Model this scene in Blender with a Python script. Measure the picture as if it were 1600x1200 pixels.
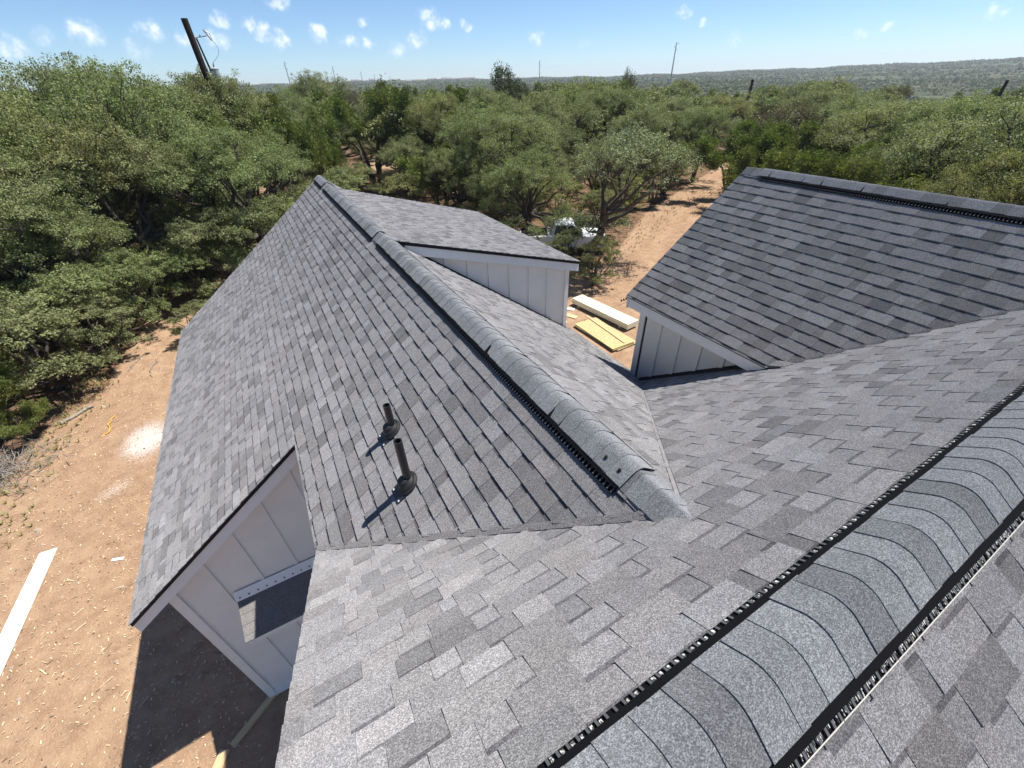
import bpy, math, random
import numpy as np
from mathutils import Vector, Matrix

random.seed(7)
rng = np.random.default_rng(7)
for o in list(bpy.data.objects):
    bpy.data.objects.remove(o)
scn = bpy.context.scene
COL = scn.collection

# ------------------------------------------------------------------ camera
GZ = 9.02                                     # eye height above the yard
cam_d = bpy.data.cameras.new('camera')
cam = bpy.data.objects.new('camera', cam_d)
COL.objects.link(cam)
cam_d.sensor_fit = 'HORIZONTAL'
cam_d.sensor_width = 36.0
cam_d.lens = 14.504
cam_d.clip_start = 0.02
cam_d.clip_end = 12000
_r = Vector((0.8694575, -0.4932629, -0.02711753))
_u = Vector((0.31216899, 0.50604722, 0.80403155))
_f = Vector((0.38287619, 0.70753651, -0.59396793))
m3 = Matrix((_r, _u, -_f)).transposed()
cam.matrix_world = Matrix.Translation((0, 0, GZ)) @ m3.to_4x4()
scn.camera = cam

# ------------------------------------------------------------------ sky and sun
SUN_EL, SUN_AZ = math.radians(62.5), math.radians(96)      # azimuth from +Y towards +X
L = Vector((math.sin(SUN_AZ) * math.cos(SUN_EL), math.cos(SUN_AZ) * math.cos(SUN_EL), math.sin(SUN_EL)))
sun_d = bpy.data.lights.new('sun', 'SUN')
sun_d.energy = 5.0
sun_d.angle = math.radians(0.53)
sun_d.color = (1.0, 0.955, 0.89)
sun = bpy.data.objects.new('sun', sun_d)
sun.rotation_euler = L.to_track_quat('Z', 'Y').to_euler()
sun.location = (20, 10, 60)
COL.objects.link(sun)

world = bpy.data.worlds.new('World')
scn.world = world
world.use_nodes = True
wt = world.node_tree
wt.nodes.clear()


def N(nt, typ, **kw):
    n = nt.nodes.new(typ)
    for k, v in kw.items():
        if k.startswith('i_'):
            n.inputs[k[2:].replace('_', ' ')].default_value = v
        else:
            setattr(n, k, v)
    return n


def LK(nt, a, b):
    nt.links.new(a, b)


def MATH(nt, op, a, b=None, c=None, clamp=False):
    n = nt.nodes.new('ShaderNodeMath')
    n.operation = op
    n.use_clamp = clamp
    for i, x in enumerate((a, b, c)):
        if x is None:
            continue
        if isinstance(x, (int, float)):
            n.inputs[i].default_value = x
        else:
            nt.links.new(x, n.inputs[i])
    return n.outputs[0]


def MIX(nt, fac, a, b, blend='MIX'):
    n = nt.nodes.new('ShaderNodeMix')
    n.data_type = 'RGBA'
    n.blend_type = blend
    for sock, x in ((n.inputs[0], fac), (n.inputs[6], a), (n.inputs[7], b)):
        if isinstance(x, (int, float)):
            sock.default_value = x
        elif isinstance(x, (tuple, list)):
            sock.default_value = (*x[:3], 1)
        else:
            nt.links.new(x, sock)
    return n.outputs[2]


def RANGE(nt, v, a, b, c=0.0, d=1.0, smooth=False):
    n = nt.nodes.new('ShaderNodeMapRange')
    n.interpolation_type = 'SMOOTHSTEP' if smooth else 'LINEAR'
    nt.links.new(v, n.inputs[0])
    for i, x in zip((1, 2, 3, 4), (a, b, c, d)):
        n.inputs[i].default_value = x
    return n.outputs[0]


def NOISE(nt, vec, scale, detail=2.0, rough=0.5, out=0):
    n = nt.nodes.new('ShaderNodeTexNoise')
    n.inputs['Scale'].default_value = scale
    n.inputs['Detail'].default_value = detail
    n.inputs['Roughness'].default_value = rough
    if vec is not None:
        nt.links.new(vec, n.inputs['Vector'])
    return n.outputs[out]


sky = N(wt, 'ShaderNodeTexSky', sky_type='NISHITA', sun_disc=False)
sky.sun_elevation = SUN_EL
sky.sun_rotation = SUN_AZ
sky.altitude = 300
sky.air_density = 0.8
sky.dust_density = 0.05
sky.ozone_density = 2.2
wgeo = N(wt, 'ShaderNodeTexCoord')
wdir = wgeo.outputs['Generated']
wn = NOISE(wt, wdir, 26, 3, 0.6, out=1)
woff = N(wt, 'ShaderNodeVectorMath', operation='SUBTRACT')
LK(wt, wn, woff.inputs[0]); woff.inputs[1].default_value = (.5, .5, .5)
wsc = N(wt, 'ShaderNodeVectorMath', operation='SCALE')
LK(wt, woff.outputs[0], wsc.inputs[0]); wsc.inputs['Scale'].default_value = 0.036
wadd = N(wt, 'ShaderNodeVectorMath', operation='ADD')
LK(wt, wdir, wadd.inputs[0]); LK(wt, wsc.outputs[0], wadd.inputs[1])
wstr = N(wt, 'ShaderNodeVectorMath', operation='MULTIPLY')
LK(wt, wadd.outputs[0], wstr.inputs[0]); wstr.inputs[1].default_value = (1, 1, 1.35)
# small fair-weather cumulus: direction (x, y, z), angular radius, weight
CLOUDS = [(-0.197, 0.978, 0.069, .022, .5), (-0.149, 0.986, 0.07, .032, .75), (-0.072, 0.995, 0.076, .026, .85), (-0.096, 0.994, 0.054, .026, .5),
          (0.029, 0.996, 0.089, .022, .7), (0.065, 0.994, 0.087, .020, .8), (0.085, 0.994, 0.075, .022, .85), (0.108, 0.992, 0.063, .024, .85),
          (0.174, 0.982, 0.071, .024, .9), (0.223, 0.973, 0.062, .022, .75), (0.252, 0.966, 0.062, .022, .8), (0.358, 0.929, 0.091, .034, 1.0),
          (0.385, 0.918, 0.084, .018, .9), (0.334, 0.94, 0.065, .030, .8), (0.419, 0.904, 0.085, .018, .85), (0.533, 0.844, 0.06, .022, .75), (0.726, 0.682, 0.086, .020, .9),
          (0.753, 0.654, 0.069, .013, .75), (0.79, 0.611, 0.044, .020, .55), (0.884, 0.465, 0.043, .018, .6), (0.898, 0.437, 0.048, .015, .65),
          (0.943, 0.328, 0.056, .018, .65), (0.252, 0.963, 0.092, .016, .7), (0.121, 0.986, 0.111, .026, .7), (-0.239, 0.969, 0.056, .03, .7),
          (0.015, 0.998, 0.065, .026, .7), (-0.029, 0.997, 0.065, .026, .75), (0.603, 0.796, 0.048, .022, .4), (0.30, 0.95, 0.05, .03, .55)]
for k in range(9):                          # the same sky goes on all round
    a = math.radians(85 + k * 29 + random.uniform(-9, 9))
    e = random.uniform(.05, .16)
    CLOUDS.append((math.sin(a) * math.cos(e), math.cos(a) * math.cos(e), math.sin(e), random.uniform(.018, .045), random.uniform(.5, .95)))
acc = None
for (x, y, z, r, wgt) in CLOUDS:
    d = N(wt, 'ShaderNodeVectorMath', operation='DISTANCE')
    LK(wt, wstr.outputs[0], d.inputs[0]); d.inputs[1].default_value = (x, y, z * 1.35)
    v = RANGE(wt, d.outputs['Value'], r * 1.12, r * 0.1, 0, wgt, True)
    acc = v if acc is None else MATH(wt, 'MAXIMUM', acc, v)
wpuff = NOISE(wt, wdir, 70, 3, 0.6)
wm = MATH(wt, 'MULTIPLY', acc, RANGE(wt, wpuff, .30, .62, .35, 1.1))
wm = MATH(wt, 'MULTIPLY', RANGE(wt, wm, .10, .98, 0, 1, True), .74)
cloud_col = MIX(wt, RANGE(wt, wpuff, .35, .65), (6.6, 7.1, 7.8), (8.6, 8.8, 9.0))
sky_t = MIX(wt, 1.0, sky.outputs[0], (0.62, 0.76, 0.89), 'MULTIPLY')
wcol = MIX(wt, wm, sky_t, cloud_col)
bg = N(wt, 'ShaderNodeBackground')
LK(wt, wcol, bg.inputs[0]); bg.inputs[1].default_value = 0.095
wo = N(wt, 'ShaderNodeOutputWorld')
LK(wt, bg.outputs[0], wo.inputs[0])

scn.view_settings.view_transform = 'Standard'
scn.view_settings.look = 'None'
scn.view_settings.gamma = 1.0
scn.view_settings.use_curve_mapping = False
scn.view_settings.exposure = 0.74
scn.render.resolution_x, scn.render.resolution_y = 1024, 768
scn.cycles.max_bounces = 4
scn.cycles.diffuse_bounces = 3
scn.cycles.glossy_bounces = 2
scn.cycles.transmission_bounces = 3
scn.cycles.volume_bounces = 0
world.cycles.sampling_method = 'MANUAL'
world.cycles.sample_map_resolution = 512
scn.cycles.transparent_max_bounces = 8
scn.cycles.sample_clamp_indirect = 6.0

# ------------------------------------------------------------------ materials
MATS = {}


def newmat(name, rough=0.7, spec=0.3, base=None):
    m = bpy.data.materials.new(name)
    m.use_nodes = True
    nt = m.node_tree
    b = nt.nodes['Principled BSDF']
    b.inputs['Roughness'].default_value = rough
    b.inputs['Specular IOR Level'].default_value = spec
    if base:
        b.inputs['Base Color'].default_value = (*base, 1)
    MATS[name] = m
    return m, nt, b


def POS(nt):
    return nt.nodes.new('ShaderNodeNewGeometry').outputs['Position']


def BUMP(nt, b, h, strength, dist):
    n = nt.nodes.new('ShaderNodeBump')
    n.inputs['Strength'].default_value = strength
    n.inputs['Distance'].default_value = dist
    nt.links.new(h, n.inputs['Height'])
    nt.links.new(n.outputs[0], b.inputs['Normal'])


def ATTR(nt, name):
    n = nt.nodes.new('ShaderNodeAttribute')
    n.attribute_name = name
    return n


def granules(nt, b, tint, lift=1.0):
    p = POS(nt)
    vo = nt.nodes.new('ShaderNodeTexVoronoi')
    vo.inputs['Scale'].default_value = 290
    nt.links.new(p, vo.inputs['Vector'])
    bw = nt.nodes.new('ShaderNodeSeparateColor')
    nt.links.new(vo.outputs['Color'], bw.inputs[0])
    n1 = NOISE(nt, p, 300, 1, .5)
    n2 = NOISE(nt, p, 9, 3, .6)
    g = MATH(nt, 'ADD', MATH(nt, 'MULTIPLY', bw.outputs[0], .62), MATH(nt, 'ADD', MATH(nt, 'MULTIPLY', n1, .34), .10))
    ramp = nt.nodes.new('ShaderNodeValToRGB')
    cr = ramp.color_ramp
    cr.elements[0].position = .22; cr.elements[0].color = (.105 * lift, .103 * lift, .104 * lift, 1)
    cr.elements[1].position = .92; cr.elements[1].color = (.39 * lift, .383 * lift, .382 * lift, 1)
    e = cr.elements.new(.50); e.color = (.176 * lift, .172 * lift, .172 * lift, 1)
    e = cr.elements.new(.72); e.color = (.258 * lift, .252 * lift, .251 * lift, 1)
    nt.links.new(g, ramp.inputs[0])
    c = MIX(nt, 1.0, ramp.outputs[0], tint, 'MULTIPLY')
    big = RANGE(nt, n2, .3, .7, .93, 1.07)
    comb = nt.nodes.new('ShaderNodeCombineColor')
    for i in range(3):
        nt.links.new(big, comb.inputs[i])
    c = MIX(nt, 1.0, c, comb.outputs[0], 'MULTIPLY')
    nt.links.new(c, b.inputs['Base Color'])
    b.inputs['Diffuse Roughness'].default_value = 1.0
    BUMP(nt, b, g, .35, .003)


m, nt, b = newmat('shingle', .92, .15)
granules(nt, b, ATTR(nt, 'tint').outputs['Color'])
m, nt, b = newmat('cap_shingle', .88, .2)
oi = nt.nodes.new('ShaderNodeObjectInfo')
rr = nt.nodes.new('ShaderNodeValToRGB')
rr.color_ramp.elements[0].position = 0; rr.color_ramp.elements[0].color = (.64, .67, .70, 1)
rr.color_ramp.elements[1].position = 1; rr.color_ramp.elements[1].color = (1.06, 1.12, 1.17, 1)
e = rr.color_ramp.elements.new(.2); e.color = (.86, .91, .95, 1)
nt.links.new(oi.outputs['Random'], rr.inputs[0])
granules(nt, b, rr.outputs[0], .95)

m, nt, b = newmat('white_paint', .55, .35)
p = POS(nt)
c = MIX(nt, RANGE(nt, NOISE(nt, p, 2.2, 4, .6), .35, .7), (.90, .875, .81), (.83, .81, .75))
nt.links.new(c, b.inputs['Base Color'])
BUMP(nt, b, NOISE(nt, p, 60, 3, .6), .12, .002)

m, nt, b = newmat('trim_white', .5, .4)
p = POS(nt)
c = MIX(nt, RANGE(nt, NOISE(nt, p, 4, 4, .6), .4, .75), (.91, .885, .83), (.85, .825, .775))
nt.links.new(c, b.inputs['Base Color'])

newmat('vent_rib', .7, .2, (.085, .085, .09))
newmat('black_metal', .6, .15, (.014, .014, .016))
newmat('vent_plastic', .9, .04, (.007, .007, .008))
m, nt, b = newmat('vent_filter', .8, .2)
c = MIX(nt, RANGE(nt, NOISE(nt, POS(nt), 90, 2, .7), .45, .6), (.05, .05, .05), (.62, .62, .58))
nt.links.new(c, b.inputs['Base Color'])
newmat('nail_strip', .6, .3, (.62, .60, .52))
newmat('galv', .35, .5, (.55, .57, .60))
newmat('felt', .9, .1, (.014, .014, .016))
m, nt, b = newmat('valley_strip', .95, .1)
granules(nt, b, (.98, .97, .97, 1))
newmat('rubber', .5, .4, (.02, .02, .021))
newmat('pipe_black', .35, .5, (.02, .02, .022))

# earth: sandy clearing, darker litter under the trees, scrub further out
m, nt, b = newmat('earth', .95, .1)
p = POS(nt)
nA = NOISE(nt, p, .22, 5, .6); nB = NOISE(nt, p, 2.3, 5, .65); nC = NOISE(nt, p, 22, 4, .7)
sand = MIX(nt, RANGE(nt, nA, .35, .68), (.39, .265, .168), (.325, .21, .13))
sand = MIX(nt, RANGE(nt, nB, .40, .70), sand, (.25, .155, .098))
sand = MIX(nt, RANGE(nt, nC, .55, .8), sand, (.54, .40, .27))
litter = MIX(nt, RANGE(nt, nB, .35, .65), (.085, .05, .032), (.21, .13, .08))
litter = MIX(nt, RANGE(nt, nC, .52, .75), litter, (.30, .20, .12))
scrub = MIX(nt, RANGE(nt, NOISE(nt, p, .02, 4, .6), .4, .65), (.05, .065, .03), (.10, .105, .052))
clear = ATTR(nt, 'clear').outputs['Fac']
cm = RANGE(nt, MATH(nt, 'ADD', clear, MATH(nt, 'MULTIPLY', MATH(nt, 'SUBTRACT', nB, .5), .9)), .35, .65, 0, 1, True)
c = MIX(nt, cm, litter, sand)
c = MIX(nt, ATTR(nt, 'far').outputs['Fac'], c, scrub)
c = MIX(nt, MATH(nt, 'MULTIPLY', ATTR(nt, 'rut').outputs['Fac'], RANGE(nt, nB, .3, .7, .1, .75)), c, (.24, .145, .085))
dusty = ATTR(nt, 'dust').outputs['Fac']
dm = RANGE(nt, MATH(nt, 'MULTIPLY', dusty, RANGE(nt, nC, .3, .7, .4, 1.5)), .25, .8, 0, .5, True)
c = MIX(nt, dm, c, (.80, .78, .76))
nt.links.new(c, b.inputs['Base Color'])
BUMP(nt, b, MATH(nt, 'ADD', MATH(nt, 'MULTIPLY', nB, .7), MATH(nt, 'MULTIPLY', nC, .4)), .8, .08)


def leafmat(name, dark, light, warm, rough=.42, trans=.22):
    m, nt, b = newmat(name, rough, .18)
    t = ATTR(nt, 'tone').outputs['Fac']
    oi = nt.nodes.new('ShaderNodeObjectInfo')
    c = MIX(nt, t, dark, light)
    hue = nt.nodes.new('ShaderNodeValToRGB')
    hue.color_ramp.elements[0].color = (.80, .90, .78, 1); hue.color_ramp.elements[1].color = (1.12, 1.0, .82, 1)
    e_ = hue.color_ramp.elements.new(.35); e_.color = (1.0, 1.0, 1.0, 1)
    e_ = hue.color_ramp.elements.new(.7); e_.color = (1.02, .98, 1.12, 1)
    nt.links.new(oi.outputs['Random'], hue.inputs[0])
    c = MIX(nt, 1.0, c, hue.outputs[0], 'MULTIPLY')
    c = MIX(nt, .25, c, warm)
    nt.links.new(c, b.inputs['Base Color'])
    tr = nt.nodes.new('ShaderNodeBsdfTranslucent')
    c2 = MIX(nt, 1.0, c, (1.25, 1.35, .7), 'MULTIPLY')
    nt.links.new(c2, tr.inputs[0])
    mx = nt.nodes.new('ShaderNodeMixShader')
    mx.inputs[0].default_value = trans
    nt.links.new(b.outputs[0], mx.inputs[1]); nt.links.new(tr.outputs[0], mx.inputs[2])
    nt.links.new(mx.outputs[0], nt.nodes['Material Output'].inputs[0])


leafmat('oak_leaf', (.052, .066, .028), (.38, .42, .185), (.25, .265, .125), .58, .30)
leafmat('grey_leaf', (.07, .085, .042), (.31, .34, .185), (.22, .24, .13), .58)
leafmat('juniper_leaf', (.040, .058, .016), (.27, .32, .085), (.19, .21, .065), .65, .22)
leafmat('dark_leaf', (.025, .04, .014), (.08, .10, .035), (.07, .08, .03))
leafmat('brown_leaf', (.06, .05, .025), (.15, .12, .06), (.13, .10, .05))
leafmat('far_leaf', (.045, .060, .028), (.15, .17, .08), (.12, .135, .065), .8, .12)
m, nt, b = newmat('bark', .9, .15)
c = MIX(nt, NOISE(nt, POS(nt), 14, 4, .7), (.035, .028, .022), (.14, .12, .10))
nt.links.new(c, b.inputs['Base Color'])
BUMP(nt, b, NOISE(nt, POS(nt), 30, 4, .7), .8, .02)
m, nt, b = newmat('dead_wood', .9, .1)
c = MIX(nt, NOISE(nt, POS(nt), 9, 3, .6), (.16, .14, .12), (.38, .35, .31))
nt.links.new(c, b.inputs['Base Color'])


def woodmat(name, a, bb, sc=(3, 40, 40)):
    m, nt, b = newmat(name, .7, .25)
    mp = nt.nodes.new('ShaderNodeMapping')
    tc = nt.nodes.new('ShaderNodeTexCoord')
    nt.links.new(tc.outputs['Object'], mp.inputs['Vector'])
    mp.inputs['Scale'].default_value = sc
    c = MIX(nt, RANGE(nt, NOISE(nt, mp.outputs[0], 1, 4, .6), .35, .65), a, bb)
    nt.links.new(c, b.inputs['Base Color'])


woodmat('pine', (.62, .47, .28), (.48, .33, .18))
woodmat('primed_board', (.82, .80, .72), (.74, .70, .60), (1, 8, 8))
woodmat('osb', (.60, .44, .23), (.45, .30, .13), (14, 14, 14))
newmat('osb_edge', .8, .2, (.06, .10, .06))
woodmat('pale_board', (.74, .72, .55), (.62, .60, .44), (2, 12, 12))
newmat('hollow', .9, .1, (.03, .03, .025))
newmat('chip', .9, .1, (.66, .50, .33))
newmat('chip_dark', .9, .1, (.22, .14, .09))
newmat('pole_wood', .9, .1, (.035, .028, .024))
newmat('transformer_grey', .4, .4, (.33, .36, .38))
newmat('porcelain', .3, .5, (.25, .24, .24))
newmat('steel_grey', .6, .4, (.30, .33, .36))
newmat('truck_white', .25, .5, (.80, .81, .82))
newmat('truck_glass', .08, .6, (.02, .03, .03))
newmat('tyre', .85, .2, (.02, .02, .02))
newmat('lamp', .2, .6, (.6, .6, .6))
newmat('house_wall', .8, .2, (.62, .56, .48))
newmat('house_roof', .8, .2, (.22, .19, .17))
newmat('window_dark', .2, .5, (.04, .05, .06))
newmat('weed', .9, .1, (.30, .27, .12))
newmat('stone', .9, .1, (.36, .29, .22))
newmat('cord_yellow', .5, .3, (.75, .42, .05))

# ------------------------------------------------------------------ mesh helpers
WLOC = {}


def wl(o):
    return WLOC.get(o.name, Vector((0, 0, 0)))


def tag(o, label=None, cat=None, group=None, kind=None):
    for k, v in (('label', label), ('category', cat), ('group', group), ('kind', kind)):
        if v:
            o[k] = v
    return o


def empty(name, loc, label=None, cat=None, group=None):
    o = bpy.data.objects.new(name, None)
    o.empty_display_size = .3
    o.location = loc
    COL.objects.link(o)
    WLOC[o.name] = Vector(loc)
    return tag(o, label, cat, group)


class MB:
    def __init__(s):
        s.v = []; s.f = []; s.mi = []; s.t = None

    def face(s, pts, mi=0):
        n = len(s.v)
        s.v += [tuple(q) for q in pts]
        s.f.append(tuple(range(n, n + len(pts))))
        s.mi.append(mi)

    def hexa(s, c, mi=0):
        """8 corners, bottom ring then top ring"""
        n = len(s.v)
        s.v += [tuple(q) for q in c]
        for f in ((3, 2, 1, 0), (4, 5, 6, 7), (0, 1, 5, 4), (1, 2, 6, 5), (2, 3, 7, 6), (3, 0, 4, 7)):
            s.f.append(tuple(n + i for i in f)); s.mi.append(mi)

    def box(s, x0, x1, y0, y1, z0, z1, mi=0):
        s.hexa([(x0, y0, z0), (x1, y0, z0), (x1, y1, z0), (x0, y1, z0), (x0, y0, z1), (x1, y0, z1), (x1, y1, z1), (x0, y1, z1)], mi)

    def prism(s, pts, d, mi=0):
        """polygon extruded along vector d"""
        d = Vector(d); pts = [Vector(q) for q in pts]; k = len(pts); n = len(s.v)
        s.v += [tuple(q) for q in pts] + [tuple(q + d) for q in pts]
        s.f.append(tuple(range(n + k - 1, n - 1, -1))); s.mi.append(mi)
        s.f.append(tuple(range(n + k, n + 2 * k))); s.mi.append(mi)
        for i in range(k):
            j = (i + 1) % k
            s.f.append((n + i, n + j, n + k + j, n + k + i)); s.mi.append(mi)

    def tube(s, a, b, r0, r1=None, sides=10, mi=0, cap=True):
        a = Vector(a); b = Vector(b); r1 = r0 if r1 is None else r1
        d = (b - a).normalized()
        x = d.orthogonal().normalized(); y = d.cross(x)
        n = len(s.v)
        for c, r in ((a, r0), (b, r1)):
            for i in range(sides):
                t = 2 * math.pi * i / sides
                s.v.append(tuple(c + x * (r * math.cos(t)) + y * (r * math.sin(t))))
        for i in range(sides):
            j = (i + 1) % sides
            s.f.append((n + i, n + j, n + sides + j, n + sides + i)); s.mi.append(mi)
        if cap:
            s.f.append(tuple(range(n + sides - 1, n - 1, -1))); s.mi.append(mi)
            s.f.append(tuple(range(n + sides, n + 2 * sides))); s.mi.append(mi)

    def lathe(s, c, axis, prof, sides=20, mi=0):
        c = Vector(c); d = Vector(axis).normalized(); x = d.orthogonal().normalized(); y = d.cross(x)
        n = len(s.v)
        for (r, h) in prof:
            for i in range(sides):
                t = 2 * math.pi * i / sides
                s.v.append(tuple(c + d * h + x * (r * math.cos(t)) + y * (r * math.sin(t))))
        for k in range(len(prof) - 1):
            for i in range(sides):
                j = (i + 1) % sides
                s.f.append((n + k * sides + i, n + k * sides + j, n + (k + 1) * sides + j, n + (k + 1) * sides + i)); s.mi.append(mi)
        s.f.append(tuple(n + (len(prof) - 1) * sides + i for i in range(sides))); s.mi.append(mi)

    def build(s, name, mats, parent=None, origin=None, kind=None, smooth=False, bevel=0):
        if isinstance(mats, str):
            mats = [mats]
        V = np.array(s.v, float)
        if origin is None:
            origin = Vector((V[:, 0].mean(), V[:, 1].mean(), V[:, 2].min()))
        origin = Vector(origin)
        me = bpy.data.meshes.new(name)
        me.from_pydata((V - np.array(origin)).tolist(), [], s.f)
        for q in mats:
            me.materials.append(MATS[q])
        if len(mats) > 1:
            me.polygons.foreach_set('material_index', s.mi)
        if s.t is not None:
            a = me.attributes.new('tint', 'FLOAT_COLOR', 'POINT')
            a.data.foreach_set('color', np.array(s.t, 'f').ravel())
        if smooth:
            me.polygons.foreach_set('use_smooth', [True] * len(me.polygons))
        me.update()
        o = bpy.data.objects.new(name, me)
        o.location = origin - (wl(parent) if parent else Vector((0, 0, 0)))
        o.parent = parent
        COL.objects.link(o)
        WLOC[o.name] = origin
        if bevel:
            md = o.modifiers.new('bevel', 'BEVEL'); md.width = bevel; md.segments = 2
        if kind:
            o['kind'] = kind
        return o


# ------------------------------------------------------------------ terrain
def sm(a, b, x):
    t = np.clip((x - a) / (b - a), 0, 1)
    return t * t * (3 - 2 * t)


def terrain(x, y):
    x = np.asarray(x, float); y = np.asarray(y, float)
    d = np.hypot(x, y); az = np.degrees(np.arctan2(x, y))
    right = sm(35, 85, az)
    z = -(5 + 13 * right) * sm(75, 330, d)
    ridge = np.interp(az, [-60, 15, 42, 59, 80, 120], [13, 13, 3, 8, 15, 15]) + 5 + 13 * right + 1.2 * np.sin(az * .61) + .8 * np.sin(az * 1.53 + 1)
    z = z + ridge * sm(420, 2100, d) - (ridge + 25) * sm(2300, 3600, d)
    z = z + 2.2 * np.sin(x * .021 + 1.3) * np.sin(y * .017) * sm(120, 400, d)
    return z


NA = 360
radii = [0.0] + list(np.concatenate([np.arange(1, 60, .75), 60 * 1.03 ** np.arange(0, 143)]))
radii = [q for q in radii if q < 3950] + [3950]
ang = np.linspace(0, 2 * np.pi, NA, endpoint=False)
gv = [(0, 0, 0)]
R_ = np.repeat(np.array(radii[1:]), NA); A_ = np.tile(ang, len(radii) - 1)
GX, GY = R_ * np.sin(A_), R_ * np.cos(A_)
GV = np.vstack([[0, 0, 0], np.stack([GX, GY, terrain(GX, GY)], 1)])
gf = [(0, 1 + (i + 1) % NA, 1 + i) for i in range(NA)]
for k in range(len(radii) - 2):
    b0 = 1 + k * NA
    gf += [(b0 + i, b0 + (i + 1) % NA, b0 + NA + (i + 1) % NA, b0 + NA + i) for i in range(NA)]
me = bpy.data.meshes.new('ground')
me.from_pydata(GV.tolist(), [], gf)
me.materials.append(MATS['earth'])


def segd(px, py, a, b_):
    ax, ay = a; bx, by = b_
    t = np.clip(((px - ax) * (bx - ax) + (py - ay) * (by - ay)) / ((bx - ax) ** 2 + (by - ay) ** 2), 0, 1)
    return np.hypot(px - ax - t * (bx - ax), py - ay - t * (by - ay))


X, Y = GV[:, 0], GV[:, 1]
cl = np.zeros(len(GV))
for a, b_, w in (((-5.5, -6), (-5.6, 15), 3.6), ((-5.6, 15), (-4.6, 25), 2.2), ((9, 9), (16, 14), 5.0), ((15, 13.4), (28.4, 23), 3.0), ((28.4, 23), (60, 38), 3.0),
                 ((2, 60), (14, 64), 4.5), ((0, 0), (10, 5), 7)):
    cl = np.maximum(cl, 1 - sm(w * .75, w * 1.25, segd(X, Y, a, b_)))
rut = np.zeros(len(GV))
for off_ in (-.8, .8):
    for a, b_ in (((10.5, 9), (15, 14.5)), ((15, 14.5), (28, 23.5)), ((28, 23.5), (60, 38))):
        dx, dy = b_[0] - a[0], b_[1] - a[1]; ln = math.hypot(dx, dy); ox, oy = -dy / ln * off_, dx / ln * off_
        rut = np.maximum(rut, 1 - sm(.1, .42, segd(X, Y, (a[0] + ox, a[1] + oy), (b_[0] + ox, b_[1] + oy))))
for nm, val in (('rut', rut), ('clear', cl), ('far', sm(70, 130, np.hypot(X, Y))),
                ('dust', np.maximum(np.exp(-(((X + 5.7) / .75) ** 2 + ((Y - 14.3) / 1.0) ** 2)), .55 * np.exp(-(((X + 6.0) / 1.1) ** 2 + ((Y - 12.2) / .35) ** 2))))):
    at = me.attributes.new(nm, 'FLOAT', 'POINT')
    at.data.foreach_set('value', val.astype('f'))
me.polygons.foreach_set('use_smooth', [True] * len(me.polygons))
me.update()
ground = bpy.data.objects.new('ground', me)
COL.objects.link(ground)
ground['kind'] = 'structure'

# ------------------------------------------------------------------ the house: measured frame
ym, zm, tm = 0.057, GZ - 1.403, 0.74
xa, za, ta = 1.433, GZ - 1.904, 0.737
yaf, yan, xal, xmr, xar = 12.93, 4.34, -3.017, -0.586, 5.388
xb, zb, tb, ybf, xbe = 6.878, GZ - 1.237, 0.741, 4.572, 4.661
xw, yw = 4.94, 4.43                       # corner of the right wing's wall
xdw, ydw, xde, ydr, ydf = 4.98, 6.60, 5.13, 6.45, 11.22   # dormer wall, eave, rakes
td = 0.292
xlw, ygw = -2.72, 4.64                    # left wall and gable wall of the wing
xmw = -0.29                               # gable wall of the main block
zA = lambda X: za - ta * abs(X - xa)
zM = lambda Y: zm - tm * abs(Y - ym)
zB = lambda X: zb - tb * abs(X - xb)
yM = lambda Z: ym + (zm - Z) / tm
zD = lambda X: za - .005 - td * (X - xa)
yint = yM(za)
yv = yM(zA(xmr))

house = empty('house', (1.5, 6, 0), 'new white board-and-batten house with grey shingled roofs seen from above', 'house')


class Slope:
    def __init__(s, O, u, d):
        s.O, s.u, s.d = Vector(O), Vector(u).normalized(), Vector(d).normalized()
        s.n = s.u.cross(s.d)
        if s.n.z < 0:
            s.n = -s.n

    def P(s, u, t, n=0.0):
        return s.O + s.u * u + s.d * t + s.n * n


SM = Slope((0, ym, zm), (1, 0, 0), (0, 1, -tm))
SK = Slope((0, ym, zm), (1, 0, 0), (0, -1, -tm))
SAL = Slope((xa, 0, za), (0, 1, 0), (-1, 0, -ta))
SAR = Slope((xa, 0, za), (0, 1, 0), (1, 0, -ta))
SD = Slope((xa, 0, za - .005), (0, 1, 0), (1, 0, -td))
SB = Slope((xb, 0, zb), (0, 1, 0), (-1, 0, -tb))
SBR = Slope((xb, 0, zb), (0, 1, 0), (1, 0, -tb))


def deck(name, slope, polys, parent, lo=-.035, hi=-.004):
    mb = MB()
    for xy in polys:
        pts = []
        for (x, y) in xy:
            # height on the slope plane above (x, y)
            nn = slope.n; z = slope.O.z - (nn.x * (x - slope.O.x) + nn.y * (y - slope.O.y)) / nn.z
            pts.append(Vector((x, y, z)) + nn * lo)
        a = sum((pts[i].x * pts[(i + 1) % len(pts)].y - pts[(i + 1) % len(pts)].x * pts[i].y) for i in range(len(pts)))
        if a < 0:
            pts.reverse()
        mb.prism(pts, slope.n * (hi - lo))
    return mb.build(name, 'felt', parent)


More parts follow.
